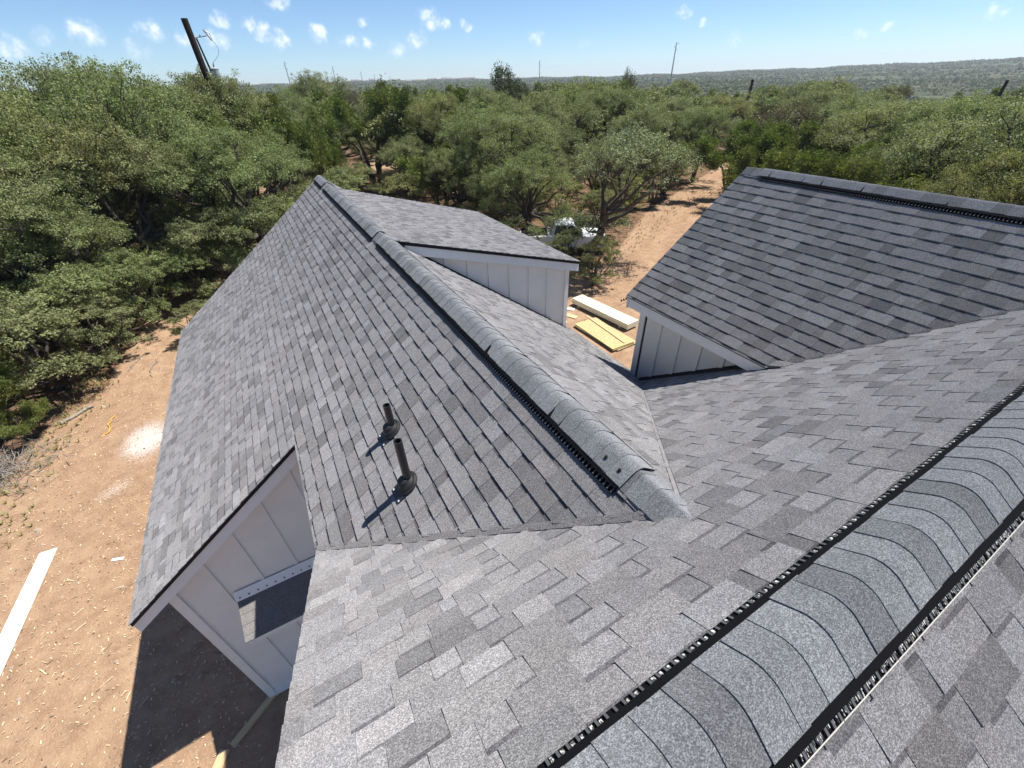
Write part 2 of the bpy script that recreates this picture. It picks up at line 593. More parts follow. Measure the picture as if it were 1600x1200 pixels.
xBr = xb - (zb - zm) / tb                   # where the main ridge runs into the right wing
yBe = yM(zB(xbe))
main_roof = deck('main_roof', SM, [[(xmr, ym), (xa, ym), (xa, yint), (xmr, yv)],
                                   [(xa, ym), (xBr, ym), (xbe, yBe), (xw, yBe + .02), (xw, yM(zA(xw))), (xa, yint)]], house)
back_roof = deck('back_roof', SK, [[(xmr, ym), (xBr, ym), (xBr + .5, -3.6), (xmr, -3.6)]], house)
wing_roof = deck('wing_roof', SAL, [[(xa, yint), (xa, yaf), (xmr, yaf), (xmr, yv)], [(xmr, yan), (xmr, yaf), (xal, yaf), (xal, yan)]], house)
wing_roof_far = deck('wing_roof', SAR, [[(xa, yint), (xa, yaf), (xw, yaf), (xw, yM(zA(xw)))], [(xw, yw), (xw, yaf), (xar, yaf), (xar, yw)]], house)
dormer = deck('dormer', SD, [[(xa, ydr), (xa, ydf), (xde, ydf), (xde, ydr)]], house)
side_roof = deck('side_roof', SB, [[(xb, ym), (xb, ybf), (xbe, ybf), (xbe, yBe), (xBr, ym)], [(xb, -1.5), (xb, ym), (xBr, ym), (xBr - 1.55, -1.5)]], house)
deck('side_roof', SBR, [[(xb, -1.5), (xb, ybf), (xb + 2.3, ybf), (xb + 2.3, -1.5)]], house)

# ---- shingles -----------------------------------------------------------------
EXPO = 0.143


def clip(poly, hp):
    """poly: list of (u, t); hp: function(u, t) >= 0 inside (linear)"""
    out = []
    for i in range(len(poly)):
        a, b_ = poly[i], poly[(i + 1) % len(poly)]
        fa, fb = hp(*a), hp(*b_)
        if fa >= 0:
            out.append(a)
        if (fa >= 0) != (fb >= 0):
            k = fa / (fa - fb)
            out.append((a[0] + (b_[0] - a[0]) * k, a[1] + (b_[1] - a[1]) * k))
    return out


def half(slope, a, b_, c):
    def fn(u, t):
        q = slope.P(u, t)
        return a * q.x + b_ * q.y + c
    return fn


PIECES = []      # (projected size, parent, slope, [(poly, t0, thick, tint)])


def shade():
    k = random.random()
    v = random.gauss(.98, .06)
    if k < .10:
        v *= .70
    elif k < .30:
        v *= .82
    elif k > .88:
        v *= 1.10
    w = random.gauss(0, .009)
    return [v * (1 + w), v, v * (1.0 - w + .012), 1.0]


def lay(slope, u0, u1, t1, parent, regions, skip=None, t_off=0.0, wob=.004):
    """cover a slope with courses of laminated shingles; regions: list of half-plane lists"""
    k = 0
    t = -EXPO + t_off
    while t < t1:
        u = u0 - random.uniform(0, .3)
        tab = random.random() < .5
        ph = random.uniform(0, 6)
        while u < u1:
            w = random.choice((.12, .16, .20, .25, .30)) if tab else random.choice((.08, .12, .16, .20))
            th = .0140 if tab else .0085
            a, c = max(u, u0), min(u + w, u1)
            if c - a > .004:
                ts = max(t, 0.0); te = min(t + EXPO + random.uniform(-.0015, .0015) + wob * math.sin(u * 2.1 + ph) * .4, t1 + .012)
                if te - ts > .01 and not (skip and skip(a, c, ts, te)):
                    g = .0008
                    for reg in regions:
                        poly = [(a + g, ts - .004), (c - g, ts - .004), (c - g, te), (a + g, te)]
                        for hp in reg:
                            poly = clip(poly, hp)
                            if len(poly) < 3:
                                break
                        if len(poly) < 3:
                            continue
                        PIECES.append((parent, slope, poly, t, th, shade(), tab))
            u += w
            tab = not tab
        t += EXPO
        k += 1


GAP = .03
# main front slope: left of the wing ridge, and right of it up to the side wing
vl = half(SM, -1 / ta * 0 - 1 * 0, -1, 0)


def val_left(slope, side):     # inside main: zM(y) >= zA(x), x < xa
    #  zm - tm (y-ym) - (za - ta (xa - x)) >= 0
    return half(slope, -ta * side, -tm * side, side * (zm + tm * ym - za + ta * xa))


def val_right(slope, side):    # zm - tm (y-ym) - (za - ta (x - xa)) >= 0
    return half(slope, ta * side, -tm * side, side * (zm + tm * ym - za - ta * xa))


def val_b(slope, side):        # inside main: zM >= zB (x < xb)
    return half(slope, -tb * side, -tm * side, side * (zm + tm * ym - zb + tb * xb))


def off(fn, k):
    return lambda u, t: fn(u, t) - k


lay(SM, xmr, xBr, (4.25 - ym) * math.hypot(1, tm), main_roof,
    [[half(SM, -1, 0, xa), val_left(SM, 1)],
     [half(SM, 1, 0, -xa), val_right(SM, 1), off(val_b(SM, 1), .0), half(SM, 0, -1, yBe)],
     [half(SM, 1, 0, -xa), val_right(SM, 1), half(SM, -1, 0, xw - .012), half(SM, 0, 1, -yBe)]], t_off=.06)
lay(SK, xmr, xBr + .3, 3.4, back_roof, [[]], t_off=.09)
Ls = math.hypot(1, ta)
lay(SAL, yint, yaf, (xa - xal) * Ls + .012, wing_roof,
    [[half(SAL, 1, 0, -xmr), off(val_left(SAL, -1), .035)], [half(SAL, -1, 0, xmr), half(SAL, 0, 1, -yan)]], t_off=.03)
lay(SAR, yint, yaf, (xar - xa) * Ls + .012, wing_roof_far,
    [[half(SAR, -1, 0, xw), off(val_right(SAR, -1), .02)], [half(SAR, 1, 0, -xw), half(SAR, 0, 1, -yw - .02)]],
    skip=lambda a, c, t0, t1: a > ydw + .1 and c < ydf - .2 and t1 < (xdw - xa) * Ls - .05)
lay(SD, ydr, ydf, (xde - xa) * math.hypot(1, td) + .012, dormer, [[half(SD, 1, 0, -xa - .03)]], t_off=.05)
lay(SB, -1.5, ybf, (xb - xbe) * math.hypot(1, tb) + .012, side_roof,
    [[half(SB, 0, 1, -ym), off(val_b(SB, -1), .03)], [half(SB, 0, -1, ym), half(SB, tb, -tm, zb - tb * xb - zm + tm * ym)]], t_off=.03)


def piece_mesh(mb, slope, poly, t0, th, tint, tab):
    lo = -.003

    def hgt(t):
        k = min(max((t - t0) / EXPO, 0), 1)
        return .0015 + (th - .0015) * k
    segs = [(poly, tint)]
    if not tab:
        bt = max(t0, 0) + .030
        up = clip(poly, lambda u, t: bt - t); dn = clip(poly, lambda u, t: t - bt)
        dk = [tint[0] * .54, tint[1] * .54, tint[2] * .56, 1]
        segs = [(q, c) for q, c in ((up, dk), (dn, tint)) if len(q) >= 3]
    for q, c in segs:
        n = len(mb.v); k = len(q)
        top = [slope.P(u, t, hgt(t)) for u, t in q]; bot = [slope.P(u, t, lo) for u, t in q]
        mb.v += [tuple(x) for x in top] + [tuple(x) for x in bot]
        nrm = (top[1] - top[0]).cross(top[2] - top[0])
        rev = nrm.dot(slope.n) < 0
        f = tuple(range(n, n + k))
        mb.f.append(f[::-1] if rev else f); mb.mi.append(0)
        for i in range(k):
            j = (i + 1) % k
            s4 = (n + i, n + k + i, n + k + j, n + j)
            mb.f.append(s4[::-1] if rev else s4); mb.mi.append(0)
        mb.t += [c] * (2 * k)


CAMP = Vector((0, 0, GZ))


def scr(p):
    d = p - CAMP
    z = d.dot(_f)
    if z < .2:
        return None
    return Vector((512 + 412.5 * d.dot(_r) / z, 384 - 412.5 * d.dot(_u) / z))


def shown(pc):
    pts = [scr(pc[1].P(u, t)) for u, t in pc[2]]
    if any(q is None for q in pts):
        return 0
    cx = sum(q.x for q in pts) / len(pts); cy = sum(q.y for q in pts) / len(pts)
    if not (0 < cx < 1024 and 0 < cy < 768):
        return 0
    return abs(sum(pts[i].x * pts[(i + 1) % len(pts)].y - pts[(i + 1) % len(pts)].x * pts[i].y for i in range(len(pts)))) / 2


sizes = [shown(pc) for pc in PIECES]
order = sorted(range(len(PIECES)), key=lambda i: -sizes[i])
near = set(order[:300])
rest = MB(); rest.t = []
for i, (parent, slope, poly, t0, th, tint, tab) in enumerate(PIECES):
    if i in near:
        mb = MB(); mb.t = []
        piece_mesh(mb, slope, poly, t0, th, tint, tab)
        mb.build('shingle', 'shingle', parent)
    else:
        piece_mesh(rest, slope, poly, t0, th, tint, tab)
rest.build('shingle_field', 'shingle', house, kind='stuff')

# valley strips: granule-faced sheet folded into each valley
def valley(P0, P1, sa, sb, wa, wb, name='valley_strip'):
    P0, P1 = Vector(P0), Vector(P1)
    mb = MB()
    d = (P1 - P0).normalized()
    P0 = P0 + d * .13
    for s, w in ((sa, wa), (sb, wb)):
        side = d.cross(s.n).normalized()
        # point away from the valley, up the slope
        if side.z < 0:
            side = -side
        a, b_ = P0 + s.n * .0045, P1 + s.n * .0045
        a2, b2 = P0 + side * w + s.n * .0115, P1 + side * w + s.n * .0115
        mb.hexa([a - s.n * .006, b_ - s.n * .006, b2 - s.n * .012, a2 - s.n * .012, a, b_, b2, a2])
    return mb.build(name, 'valley_strip', house)


valley((xa, yint, za), (xmr, yv, zA(xmr)), SAL, SM, .055, .004)
valley((xa, yint, za), (xw, yM(zA(xw)), zA(xw)), SAR, SM, .05, .004)
valley((xBr, ym, zm), (xbe, yBe, zB(xbe)), SM, SB, .01, .03)

# ---- ridge vents and caps -------------------------------------------------------
PR = 0.74
cs, sn = 1 / math.hypot(1, PR), PR / math.hypot(1, PR)


def cap_profile(leg, lift, nr=7, rad=.13):
    """cross section (y, z) of a cap bent over the ridge, z=0 at the ridge line"""
    th = math.atan(PR)
    pts = [(-leg * cs, -leg * sn)]
    tang = rad * math.tan(th / 2)
    # rounded top between the two legs
    for i in range(nr + 1):
        a = -th + 2 * th * i / nr
        cz = -rad / math.cos(th)
        pts.append((rad * math.sin(a), cz + rad * math.cos(a) + 0))
    pts.append((leg * cs, -leg * sn))
    return [(y, z + lift) for y, z in pts]


def cap_mesh(name, leg, length=.165, expo=.128, rad=.09):
    pr = cap_profile(leg, 0, 7, rad)
    v = []; f = []
    # local: +x hidden end, butt at x=0 ; slightly raised at the butt
    for (x, up) in ((0, .0050), (expo * .5, .0028), (length, -.001)):
        for (y, z) in pr:
            v.append((x, y, z + up))
    k = len(pr)
    for i in range(2):
        for j in range(k - 1):
            a = i * k + j
            f.append((a, a + k, a + k + 1, a + 1))
    # butt face and side edges
    b0 = len(v)
    for (y, z) in pr:
        v.append((0, y, z + .0050))
    for (y, z) in pr:
        v.append((0.0006, y, z - .001))
    for j in range(k - 1):
        f.append((b0 + j, b0 + j + 1, b0 + k + j + 1, b0 + k + j))
    for j, s in ((0, 1), (k - 1, -1)):
        n = len(v)
        for (x, up) in ((0, .0050), (length, -.001)):
            v.append((x, pr[j][0], pr[j][1] + up)); v.append((x, pr[j][0], pr[j][1] + up - .006))
        f.append((n, n + 1, n + 3, n + 2))
    me = bpy.data.meshes.new(name)
    me.from_pydata(v, [], f)
    me.materials.append(MATS['cap_shingle'])
    me.polygons.foreach_set('use_smooth', [q < 2 * (k - 1) for q in range(len(f))])
    me.update()
    return me


CAPS = [cap_mesh('ridge_cap', .168 + d) for d in (-.003, 0, .003)]
LOW_CAPS = [cap_mesh('ridge_cap', .160 + d, rad=.035) for d in (-.003, .003)]
VH = .042


def ridge_frame(kind):
    if kind == 'M':
        return (lambda s: Vector((s, ym, zm))), Vector((1, 0, 0)), Vector((0, 1, 0)), 0.0
    if kind == 'A':
        return (lambda s: Vector((xa, s, za))), Vector((0, 1, 0)), Vector((-1, 0, 0)), math.pi / 2
    return (lambda s: Vector((xb, s, zb))), Vector((0, 1, 0)), Vector((-1, 0, 0)), math.pi / 2


def lay_caps(kind, s0, s1, lift, parent, flip=False):
    at, ax, cr, rz = ridge_frame(kind)
    s = s0
    while s < s1 - .03:
        o = bpy.data.objects.new('ridge_cap', random.choice(CAPS if lift > .025 else LOW_CAPS))
        o.parent = parent
        o.location = at(s) + Vector((0, 0, lift + random.uniform(-.0006, .0006))) - wl(parent)
        o.rotation_euler = (random.gauss(0, .006), 0, rz + random.gauss(0, .006))
        COL.objects.link(o)
        s += .128


def vent(kind, s0, s1, parent, detail=True):
    """black slotted vent under the caps: sloped top plate, louvre ribs and a base flange"""
    at, ax, cr, rz = ridge_frame(kind)
    mb = MB()
    for sd in (-1, 1):
        c = cr * sd
        dn = (c * cs - Vector((0, 0, sn))).normalized()
        up = (c * sn + Vector((0, 0, cs))).normalized()
        a, b_ = at(s0), at(s1)

        def slab(t0, t1, n0, n1, q0=a, q1=b_, mi=0):
            mb.hexa([q0 + dn * t0 + up * n0, q1 + dn * t0 + up * n0, q1 + dn * t1 + up * n0, q0 + dn * t1 + up * n0,
                     q0 + dn * t0 + up * n1, q1 + dn * t0 + up * n1, q1 + dn * t1 + up * n1, q0 + dn * t1 + up * n1], mi)
        slab(.062, .170, VH * .55, VH * .86)              # top plate under the caps
        slab(.135, .145, .004, VH * .55)                # inner wall
        slab(.145, .203, .0135, .0175)                  # base flange
        slab(.203, .207, .0125, .0195)                   # turned up lip
        k = 0
        s = s0 + .006
        while s < s1 - .006:
            slab(.146, .2020, .0176, VH * .60, at(s), at(s + .009), 2)
            if kind == 'M':
                if sd < 0:
                    for w_ in range(5):
                        if random.random() < .62:
                            z_ = s + .009 + w_ * .005
                            slab(.173, .186 + random.uniform(0, .015), .0176, .0176 + random.uniform(.004, .010), at(z_), at(z_ + .0026), 1)
                elif random.random() < .85:
                    slab(.186, .198, .0176, .0176 + random.uniform(.003, .008), at(s + .013), at(s + .013 + random.uniform(.006, .014)), 1)
            s += .034
    o = mb.build('ridge_vent', ['vent_plastic', 'vent_filter', 'vent_rib'], parent)
    if kind == 'M':                                      # pale nailing strips on the back side, one per vent length
        s = s0
        while s < s1 - .2:
            q = MB()
            c = -cr
            dn = (c * cs - Vector((0, 0, sn))).normalized(); up = (c * sn + Vector((0, 0, cs))).normalized()
            e = min(s + .31, s1)
            a, b_ = at(s + .004), at(e)
            q.hexa([a + dn * .2085 + up * .0125, b_ + dn * .2085 + up * .0125, b_ + dn * .2135 + up * .0125, a + dn * .2135 + up * .0125,
                    a + dn * .2085 + up * .0180, b_ + dn * .2085 + up * .0180, b_ + dn * .2135 + up * .0165, a + dn * .2135 + up * .0165])
            q.build('vent_lip', 'nail_strip', o)
            s += .31
    return o


main_ridge = vent('M', xmr + .02, xBr - .1, house)
lay_caps('M', xmr, xBr - .05, VH + .006, main_ridge)
va = [vent('A', 1.12, 6.58, house), vent('A', 6.90, 11.45, house), vent('A', 11.75, 12.80, house)]
lay_caps('A', 1.10, 6.58, VH + .004, va[0])
lay_caps('A', 6.88, 11.45, VH + .004, va[1])
lay_caps('A', 11.72, 12.84, VH + .004, va[2])
lay_caps('A', yint - .05, 1.12, .019, va[0])
lay_caps('A', 6.45, 6.95, .019, va[0])
lay_caps('A', 11.3, 11.80, .019, va[1])
lay_caps('A', 12.7, 12.85, .019, va[2])
vb = vent('B', -1.4, 4.20, house)
lay_caps('B', -1.4, 4.18, VH + .004, vb)
lay_caps('B', 4.14, 4.50, .019, vb)
for y in (1.175, 1.30):                                 # exposed nail heads on the last caps
    for xx in (-.10,):
        q = MB()
        q.lathe((xa + xx * cs, y, za + xx * 0 - .1 * sn + VH + .012), (-sn, 0, cs), [(.012, 0), (.012, .003), (.006, .006)], 10)
        q.build('nail_head', 'black_metal', va[0])

# ---- vent pipes ------------------------------------------------------------------
for (bx, by, h) in ((.315, 2.475, .50), (.385, 3.14, .31)):
    bz = zA(bx)
    q = MB()
    q.lathe((bx, by, bz - .1), (0, 0, 1), [(.034, 0), (.034, h + .1), (.027, h + .1), (.027, h - .02)], 20)
    pipe = q.build('vent_pipe', 'pipe_black', house, smooth=False)
    pipe['label'] = 'black plumbing vent pipe with rubber boot on the wing roof'
    n = SAL.n
    base = Vector((bx, by, bz)) + n * .012
    q = MB()
    q.lathe(base, n, [(.105, 0), (.105, .012), (.092, .022), (.082, .022), (.078, .034), (.060, .048), (.052, .050), (.046, .075), (.036, .085)], 28)
    q.build('boot', 'rubber', pipe, smooth=False)
    q = MB()
    u, d = SAL.u, SAL.d
    c4 = [base + u * x + d * y for x, y in ((-.10, -.02), (.10, -.02), (.085, .165), (-.085, .165))]
    q.hexa([x - n * .003 for x in c4] + [x + n * .003 for x in c4])
    q.build('flashing_plate', 'pipe_black', pipe)
    for x, y in ((-.07, .145), (.07, .145)):
        q = MB()
        q.lathe(base + u * x + d * y + n * .003, n, [(.010, 0), (.010, .003), (.004, .006)], 10)
        q.build('nail_head', 'galv', pipe)

# ---- walls ------------------------------------------------------------------------
def wall(name, pts, d, battens, parent=house, mat='white_paint'):
    """pts: outline in a vertical plane, d: thickness vector; battens: list of 8-corner boxes"""
    mb = MB()
    mb.prism(pts, d)
    o = mb.build(name, mat, parent)
    for c in battens:
        q = MB()
        q.hexa(c)
        q.build('batten', mat, o)
    return o


def batten_y(x, z0, z1a, z1b, y, w=.045, t=.020):
    """batten on a wall facing -Y; top follows a slope from z1a (left) to z1b (right)"""
    return [(x - w / 2, y - t, z0), (x + w / 2, y - t, z0), (x + w / 2, y - .001, z0), (x - w / 2, y - .001, z0),
            (x - w / 2, y - t, z1a), (x + w / 2, y - t, z1b), (x + w / 2, y - .001, z1b), (x - w / 2, y - .001, z1a)]


SH = .05   # roof build-up under the shingle plane
zs = lambda X: zA(X) - SH - .012
# gable wall of the wing (faces the camera)
pts = [(xlw, ygw, .0), (xmw, ygw, .0), (xmw, ygw, zs(xmw)), (xlw, ygw, zs(xlw))]
bat = [batten_y(x, .22, zs(x - .0225) - .165, zs(x + .0225) - .165, ygw) for x in (-2.21, -1.75, -1.29, -.83, -.40)]
gw = wall('gable_wall', pts, (0, .12, 0), bat)
q = MB(); q.hexa(batten_y(xlw + .045, .0, zs(xlw) - .15, zs(xlw + .09) - .15, ygw, .09, .026)); q.build('corner_board', 'trim_white', gw)
q = MB(); q.box(xlw - .026, xlw - .001, ygw - .026, ygw + .09, 0, zs(xlw) - .02); q.build('corner_board', 'trim_white', gw)
q = MB(); q.box(xlw + .095, xmw, ygw - .024, ygw - .001, .02, .215); q.build('skirt_board', 'trim_white', gw)
# long walls
wall('side_wall', [(xlw, ygw + .13, 0), (xlw, yaf - .3, 0), (xlw, yaf - .3, zs(xlw)), (xlw, ygw + .13, zs(xlw))], (.12, 0, 0), [])
wall('gable_wall', [(xlw, yaf - .3, 0), (xlw, yaf - .3, zs(xlw)), (xa, yaf - .3, zs(xa)), (xar - .3, yaf - .3, zs(xar - .3)), (xar - .3, yaf - .3, 0)], (0, .12, 0), [])
wall('side_wall', [(xdw + .02, yw + .13, 0), (xdw + .02, yaf - .31, 0), (xdw + .02, yaf - .31, zs(xdw) - .05), (xdw + .02, yw + .13, zs(xdw) - .05)], (-.12, 0, 0), [])
# main block gable wall, below the main roof rake
wall('gable_wall', [(xmw + .002, -3.4, 0), (xmw + .002, ygw - .004, 0), (xmw + .002, ygw - .004, zs(xmw) - .02), (xmw + .002, yM(zs(xmw) - .02), zs(xmw) - .02),
                    (xmw + .002, ym, zm - SH - .02), (xmw + .002, -3.4, zM(-3.4) - SH - .02)], (.12, 0, 0), [])
# right wing wall facing the courtyard
zsb = zB(xw) - SH - .03
pts = [(xw, yBe - .05, zA(xw) - .6), (xw, yw, zA(xw) - .6), (xw, yw, zsb), (xw, yBe - .05, zsb)]


def batten_x(y, z0, z1, x, w=.045, t=.020):
    return [(x - t, y - w / 2, z0), (x - .001, y - w / 2, z0), (x - .001, y + w / 2, z0), (x - t, y + w / 2, z0),
            (x - t, y - w / 2, z1), (x - .001, y - w / 2, z1), (x - .001, y + w / 2, z1), (x - t, y + w / 2, z1)]


bat = [batten_x(y, min(max(zA(xw), zM(y)), zsb - .3) - .05, zsb, xw) for y in (3.99, 3.60, 3.21, 2.82, 2.43)]
cw = wall('courtyard_wall', pts, (.12, 0, 0), bat)
q = MB(); q.hexa(batten_x(yw - .045, zA(xw) - .1, zsb, xw, .09, .026)); q.build('corner_board', 'trim_white', cw)
q = MB(); q.box(xw - .026, xw + .09, yw + .001, yw + .026, zA(xw) - .3, zsb); q.build('corner_board', 'trim_white', cw)
pts = [(xw, yw, 0), (xw + 3.88, yw, 0), (xw + 3.88, yw, zB(xw + 3.88) - SH - .03), (xb, yw, zb - SH - .03), (xw, yw, zsb)]
wall('gable_wall', pts[:], (0, -.12, 0), [])
# black strip standing in for the eave shadow along the courtyard wall
q = MB()
y0, y1 = yBe + .02, yM(zA(xw))
q.hexa([(xw - .10, y0, zM(y0) + .014), (xw - .003, y0, zM(y0) + .016), (xw - .003, y1, zM(y1) + .016), (xw - .10, y1, zM(y1) + .014),
        (xw - .10, y0, zM(y0) + .018), (xw - .003, y0, zM(y0) + .060), (xw - .003, y1, zM(y1) + .060), (xw - .10, y1, zM(y1) + .018)])
q.build('flashing_shade_strip', 'black_metal', house)

# dormer walls
zt = lambda X: zD(X) - .045
x0d = xa + .17
pts = [(x0d, ydw, zA(x0d) - .05), (xdw, ydw, zA(xdw) - .05), (xdw, ydw, zt(xdw)), (x0d, ydw, zt(x0d))]
bat = []
for x in (2.35, 2.76, 3.17, 3.60, 4.03, 4.46):
    bat.append(batten_y(x, zA(x) + .03, zt(x), zt(x), ydw))
dw = wall('dormer_wall', pts, (0, .10, 0), bat)
q = MB(); q.hexa(batten_y(xdw - .045, zA(xdw) + .01, zt(xdw), zt(xdw), ydw, .09, .026)); q.build('corner_board', 'trim_white', dw)
wall('dormer_wall', [(xdw - .001, ydw + .001, zA(xdw) - .05), (xdw - .001, ydf - .2, zA(xdw) - .05), (xdw - .001, ydf - .2, zt(xdw)), (xdw - .001, ydw + .001, zt(xdw))], (-.1, 0, 0), [])
wall('dormer_wall', [(x0d, ydf - .2, zA(x0d) - .05), (xdw, ydf - .2, zA(xdw) - .05), (xdw, ydf - .2, zt(xdw)), (x0d, ydf - .2, zt(x0d))], (0, -.1, 0), [])
q = MB()                                      # flashing kicked out at the foot of the dormer wall
for a, b_ in ((xa + .4, xdw - .02),):
    q.hexa([(a, ydw - .07, zA(a) + .016), (b_, ydw - .07, zA(b_) + .016), (b_, ydw - .027, zA(b_) + .016), (a, ydw - .027, zA(a) + .016),
            (a, ydw - .07, zA(a) + .019), (b_, ydw - .07, zA(b_) + .019), (b_, ydw - .027, zA(b_) + .034), (a, ydw - .027, zA(a) + .034)])
q.build('flashing_shade_strip', 'black_metal', dw)

# ---- fascias, drip edges, soffits -----------------------------------------------
def board(name, a, b_, drop, thick, mat='trim_white', top=0.0, parent=house):
    """vertical board hung under the line a-b; thick: horizontal thickness vector"""
    a, b_, th = Vector(a), Vector(b_), Vector(thick)
    lo = Vector((0, 0, -drop)); hi = Vector((0, 0, -top))
    q = MB()
    q.hexa([a + lo, b_ + lo, b_ + lo + th, a + lo + th, a + hi, b_ + hi, b_ + hi + th, a + hi + th])
    return q.build(name, mat, parent)


def trim(a, b_, out, drop=.21, drip=.045):
    """fascia with a black metal drip edge above it; out: unit vector pointing outwards"""
    out = Vector(out)
    f = board('fascia', Vector(a) - out * .016, Vector(b_) - out * .016, drop, -out * .03, top=.012)
    board('drip_edge', Vector(a) + out * .004, Vector(b_) + out * .004, drip, -out * .018, 'black_metal', top=-.004, parent=f)
    return f


e = .004
trim((xal, yan, zA(xal) - e), (xmr, yan, zA(xmr) - e), (0, -1, 0), .235, .05)
trim((xal, yan + .02, zA(xal) - e), (xal, yaf - .02, zA(xal) - e), (-1, 0, 0), .20, .04)
trim((xal, yaf, zA(xal) - e), (xa, yaf, za - e), (0, 1, 0))
trim((xa, yaf, za - e), (xar, yaf, zA(xar) - e), (0, 1, 0))
trim((xar, yw + .05, zA(xar) - e), (xar, yaf - .02, zA(xar) - e), (1, 0, 0), .19, .035)
trim((xa + .25, ydr, zD(xa + .25) - e), (xde, ydr, zD(xde) - e), (0, -1, 0), .20, .045)
trim((xde, ydr + .02, zD(xde) - e), (xde, ydf - .02, zD(xde) - e), (1, 0, 0), .17, .035)
trim((xa + .25, ydf, zD(xa + .25) - e), (xde, ydf, zD(xde) - e), (0, 1, 0), .17, .035)
trim((xbe, yBe + .02, zB(xbe) - e), (xbe, ybf - .02, zB(xbe) - e), (-1, 0, 0), .19, .030)
trim((xbe, ybf, zB(xbe) - e), (xb, ybf, zb - e), (0, 1, 0))
trim((xb, ybf, zb - e), (xb + 2.3, ybf, zB(xb + 2.3) - e), (0, 1, 0))
trim((xmr, ym, zm - e), (xmr, yv - .02, zM(yv) - e), (-1, 0, 0), .20, .03)
trim((xmr, -3.5, zM(-3.5) - e), (xmr, ym, zm - e), (-1, 0, 0), .20, .03)
# soffits
q = MB()
q.hexa([(xal + .03, yan + .05, zA(xal) - .235), (xmw, yan + .05, zA(xmw) - .235), (xmw, ygw - .03, zA(xmw) - .235), (xal + .03, ygw - .03, zA(xal) - .235),
        (xal + .03, yan + .05, zA(xal) - .222), (xmw, yan + .05, zA(xmw) - .222), (xmw, ygw - .03, zA(xmw) - .222), (xal + .03, ygw - .03, zA(xal) - .222)])
q.build('soffit', 'trim_white', house)
q = MB(); q.box(xal + .05, xlw - .03, ygw - .02, yaf - .05, zA(xal) - .205, zA(xal) - .19); q.build('soffit', 'trim_white', house)
q = MB(); q.box(xbe + .05, xw - .03, yBe + .1, ybf - .05, zB(xbe) - .19, zB(xbe) - .175); q.build('soffit', 'trim_white', house)
q = MB(); q.hexa([(x0d, ydr + .05, zD(x0d) - .19), (xde - .05, ydr + .05, zD(xde) - .19), (xde - .05, ydw - .03, zD(xde) - .19), (x0d, ydw - .03, zD(x0d) - .19),
                  (x0d, ydr + .05, zD(x0d) - .175), (xde - .05, ydr + .05, zD(xde) - .175), (xde - .05, ydw - .03, zD(xde) - .175), (x0d, ydw - .03, zD(x0d) - .175)])
q.build('soffit', 'trim_white', house)
q = MB()                                       # metal kick-out at the foot of the right wing's eave
q.hexa([(xbe - .015, yBe - .13, zM(yBe - .13) + .016), (xbe + .11, yBe - .16, zM(yBe - .16) + .016), (xbe + .11, yBe + .03, zM(yBe) + .02), (xbe - .015, yBe + .05, zM(yBe) - .01),
        (xbe - .015, yBe - .13, zM(yBe - .13) + .019), (xbe + .11, yBe - .16, zM(yBe - .16) + .019), (xbe + .11, yBe + .03, zM(yBe) + .075), (xbe - .015, yBe + .05, zM(yBe) + .03)])
q.build('kickout_flashing', 'valley_strip', house)

# ---- little pent roof on the gable wall -------------------------------------------
px0, px1, py0, py1 = -2.135, xmw - .01, ygw - .001, 4.035
pz0, pz1 = GZ - 5.80 - .10, GZ - 6.16
SP = Slope((0, py0, pz0), (1, 0, 0), (0, py1 - py0, pz1 - pz0))
q = MB()
c4 = [SP.P(px0, 0), SP.P(px1, 0), SP.P(px1, (Vector((0, py1, pz1)) - SP.O).length), SP.P(px0, (Vector((0, py1, pz1)) - SP.O).length)]
q.hexa([x - SP.n * .03 for x in c4] + [x - SP.n * .001 for x in c4])
pent = q.build('pent_roof', 'felt', house)
plen = (Vector((0, py1, pz1)) - SP.O).length
for k in range(5):
    t0 = k * EXPO
    te = min(t0 + EXPO, plen)
    if te - t0 < .02:
        continue
    x = px0 - random.uniform(0, .1)
    while x < px1:
        w = random.uniform(.2, .3)
        a, c_ = max(x, px0), min(x + w, px1)
        if c_ - a > .02:
            mb = MB(); mb.t = []
            piece_mesh(mb, SP, [(a + .001, t0 - .003), (c_ - .001, t0 - .003), (c_ - .001, te), (a + .001, te)], t0, .010, [1.0, .98, .95, 1], True)
            mb.build('shingle', 'shingle', pent)
        x += w
board('fascia', Vector((px0 + .01, py1 + .012, pz1)), Vector((px1, py1 + .012, pz1)), .11, (0, .03, 0), parent=pent)
q = MB(); q.prism([(px0 + .012, py0, pz0 - .03), (px0 + .012, py1 + .05, pz1 - .03), (px0 + .012, py1 + .05, pz1 - .11), (px0 + .012, py0, pz1 - .11)], (.03, 0, 0))
q.build('side_board', 'trim_white', pent)
q = MB(); q.box(px0 + .045, px1, py1 + .05, py0 - .03, pz1 - .105, pz1 - .09); q.build('soffit', 'trim_white', pent)
q = MB()
q.hexa([(px0 - .012, py0 - .095, pz0 - .022), (px1, py0 - .095, pz0 - .022), (px1, py0 - .026, pz0 + .022), (px0 - .012, py0 - .026, pz0 + .022),
        (px0 - .012, py0 - .095, pz0 - .018), (px1, py0 - .095, pz0 - .018), (px1, py0 - .024, pz0 + .115), (px0 - .012, py0 - .024, pz0 + .115)])
fl = q.build('wall_flashing', 'trim_white', pent)
for k in range(15):
    q = MB()
    x = px0 + .05 + k * .118
    q.lathe((x, py0 - .075, pz0 + .022), (0, -.85, .5), [(.011, 0), (.011, .004), (.005, .007)], 8)
    q.build('nail_head', 'black_metal', fl)

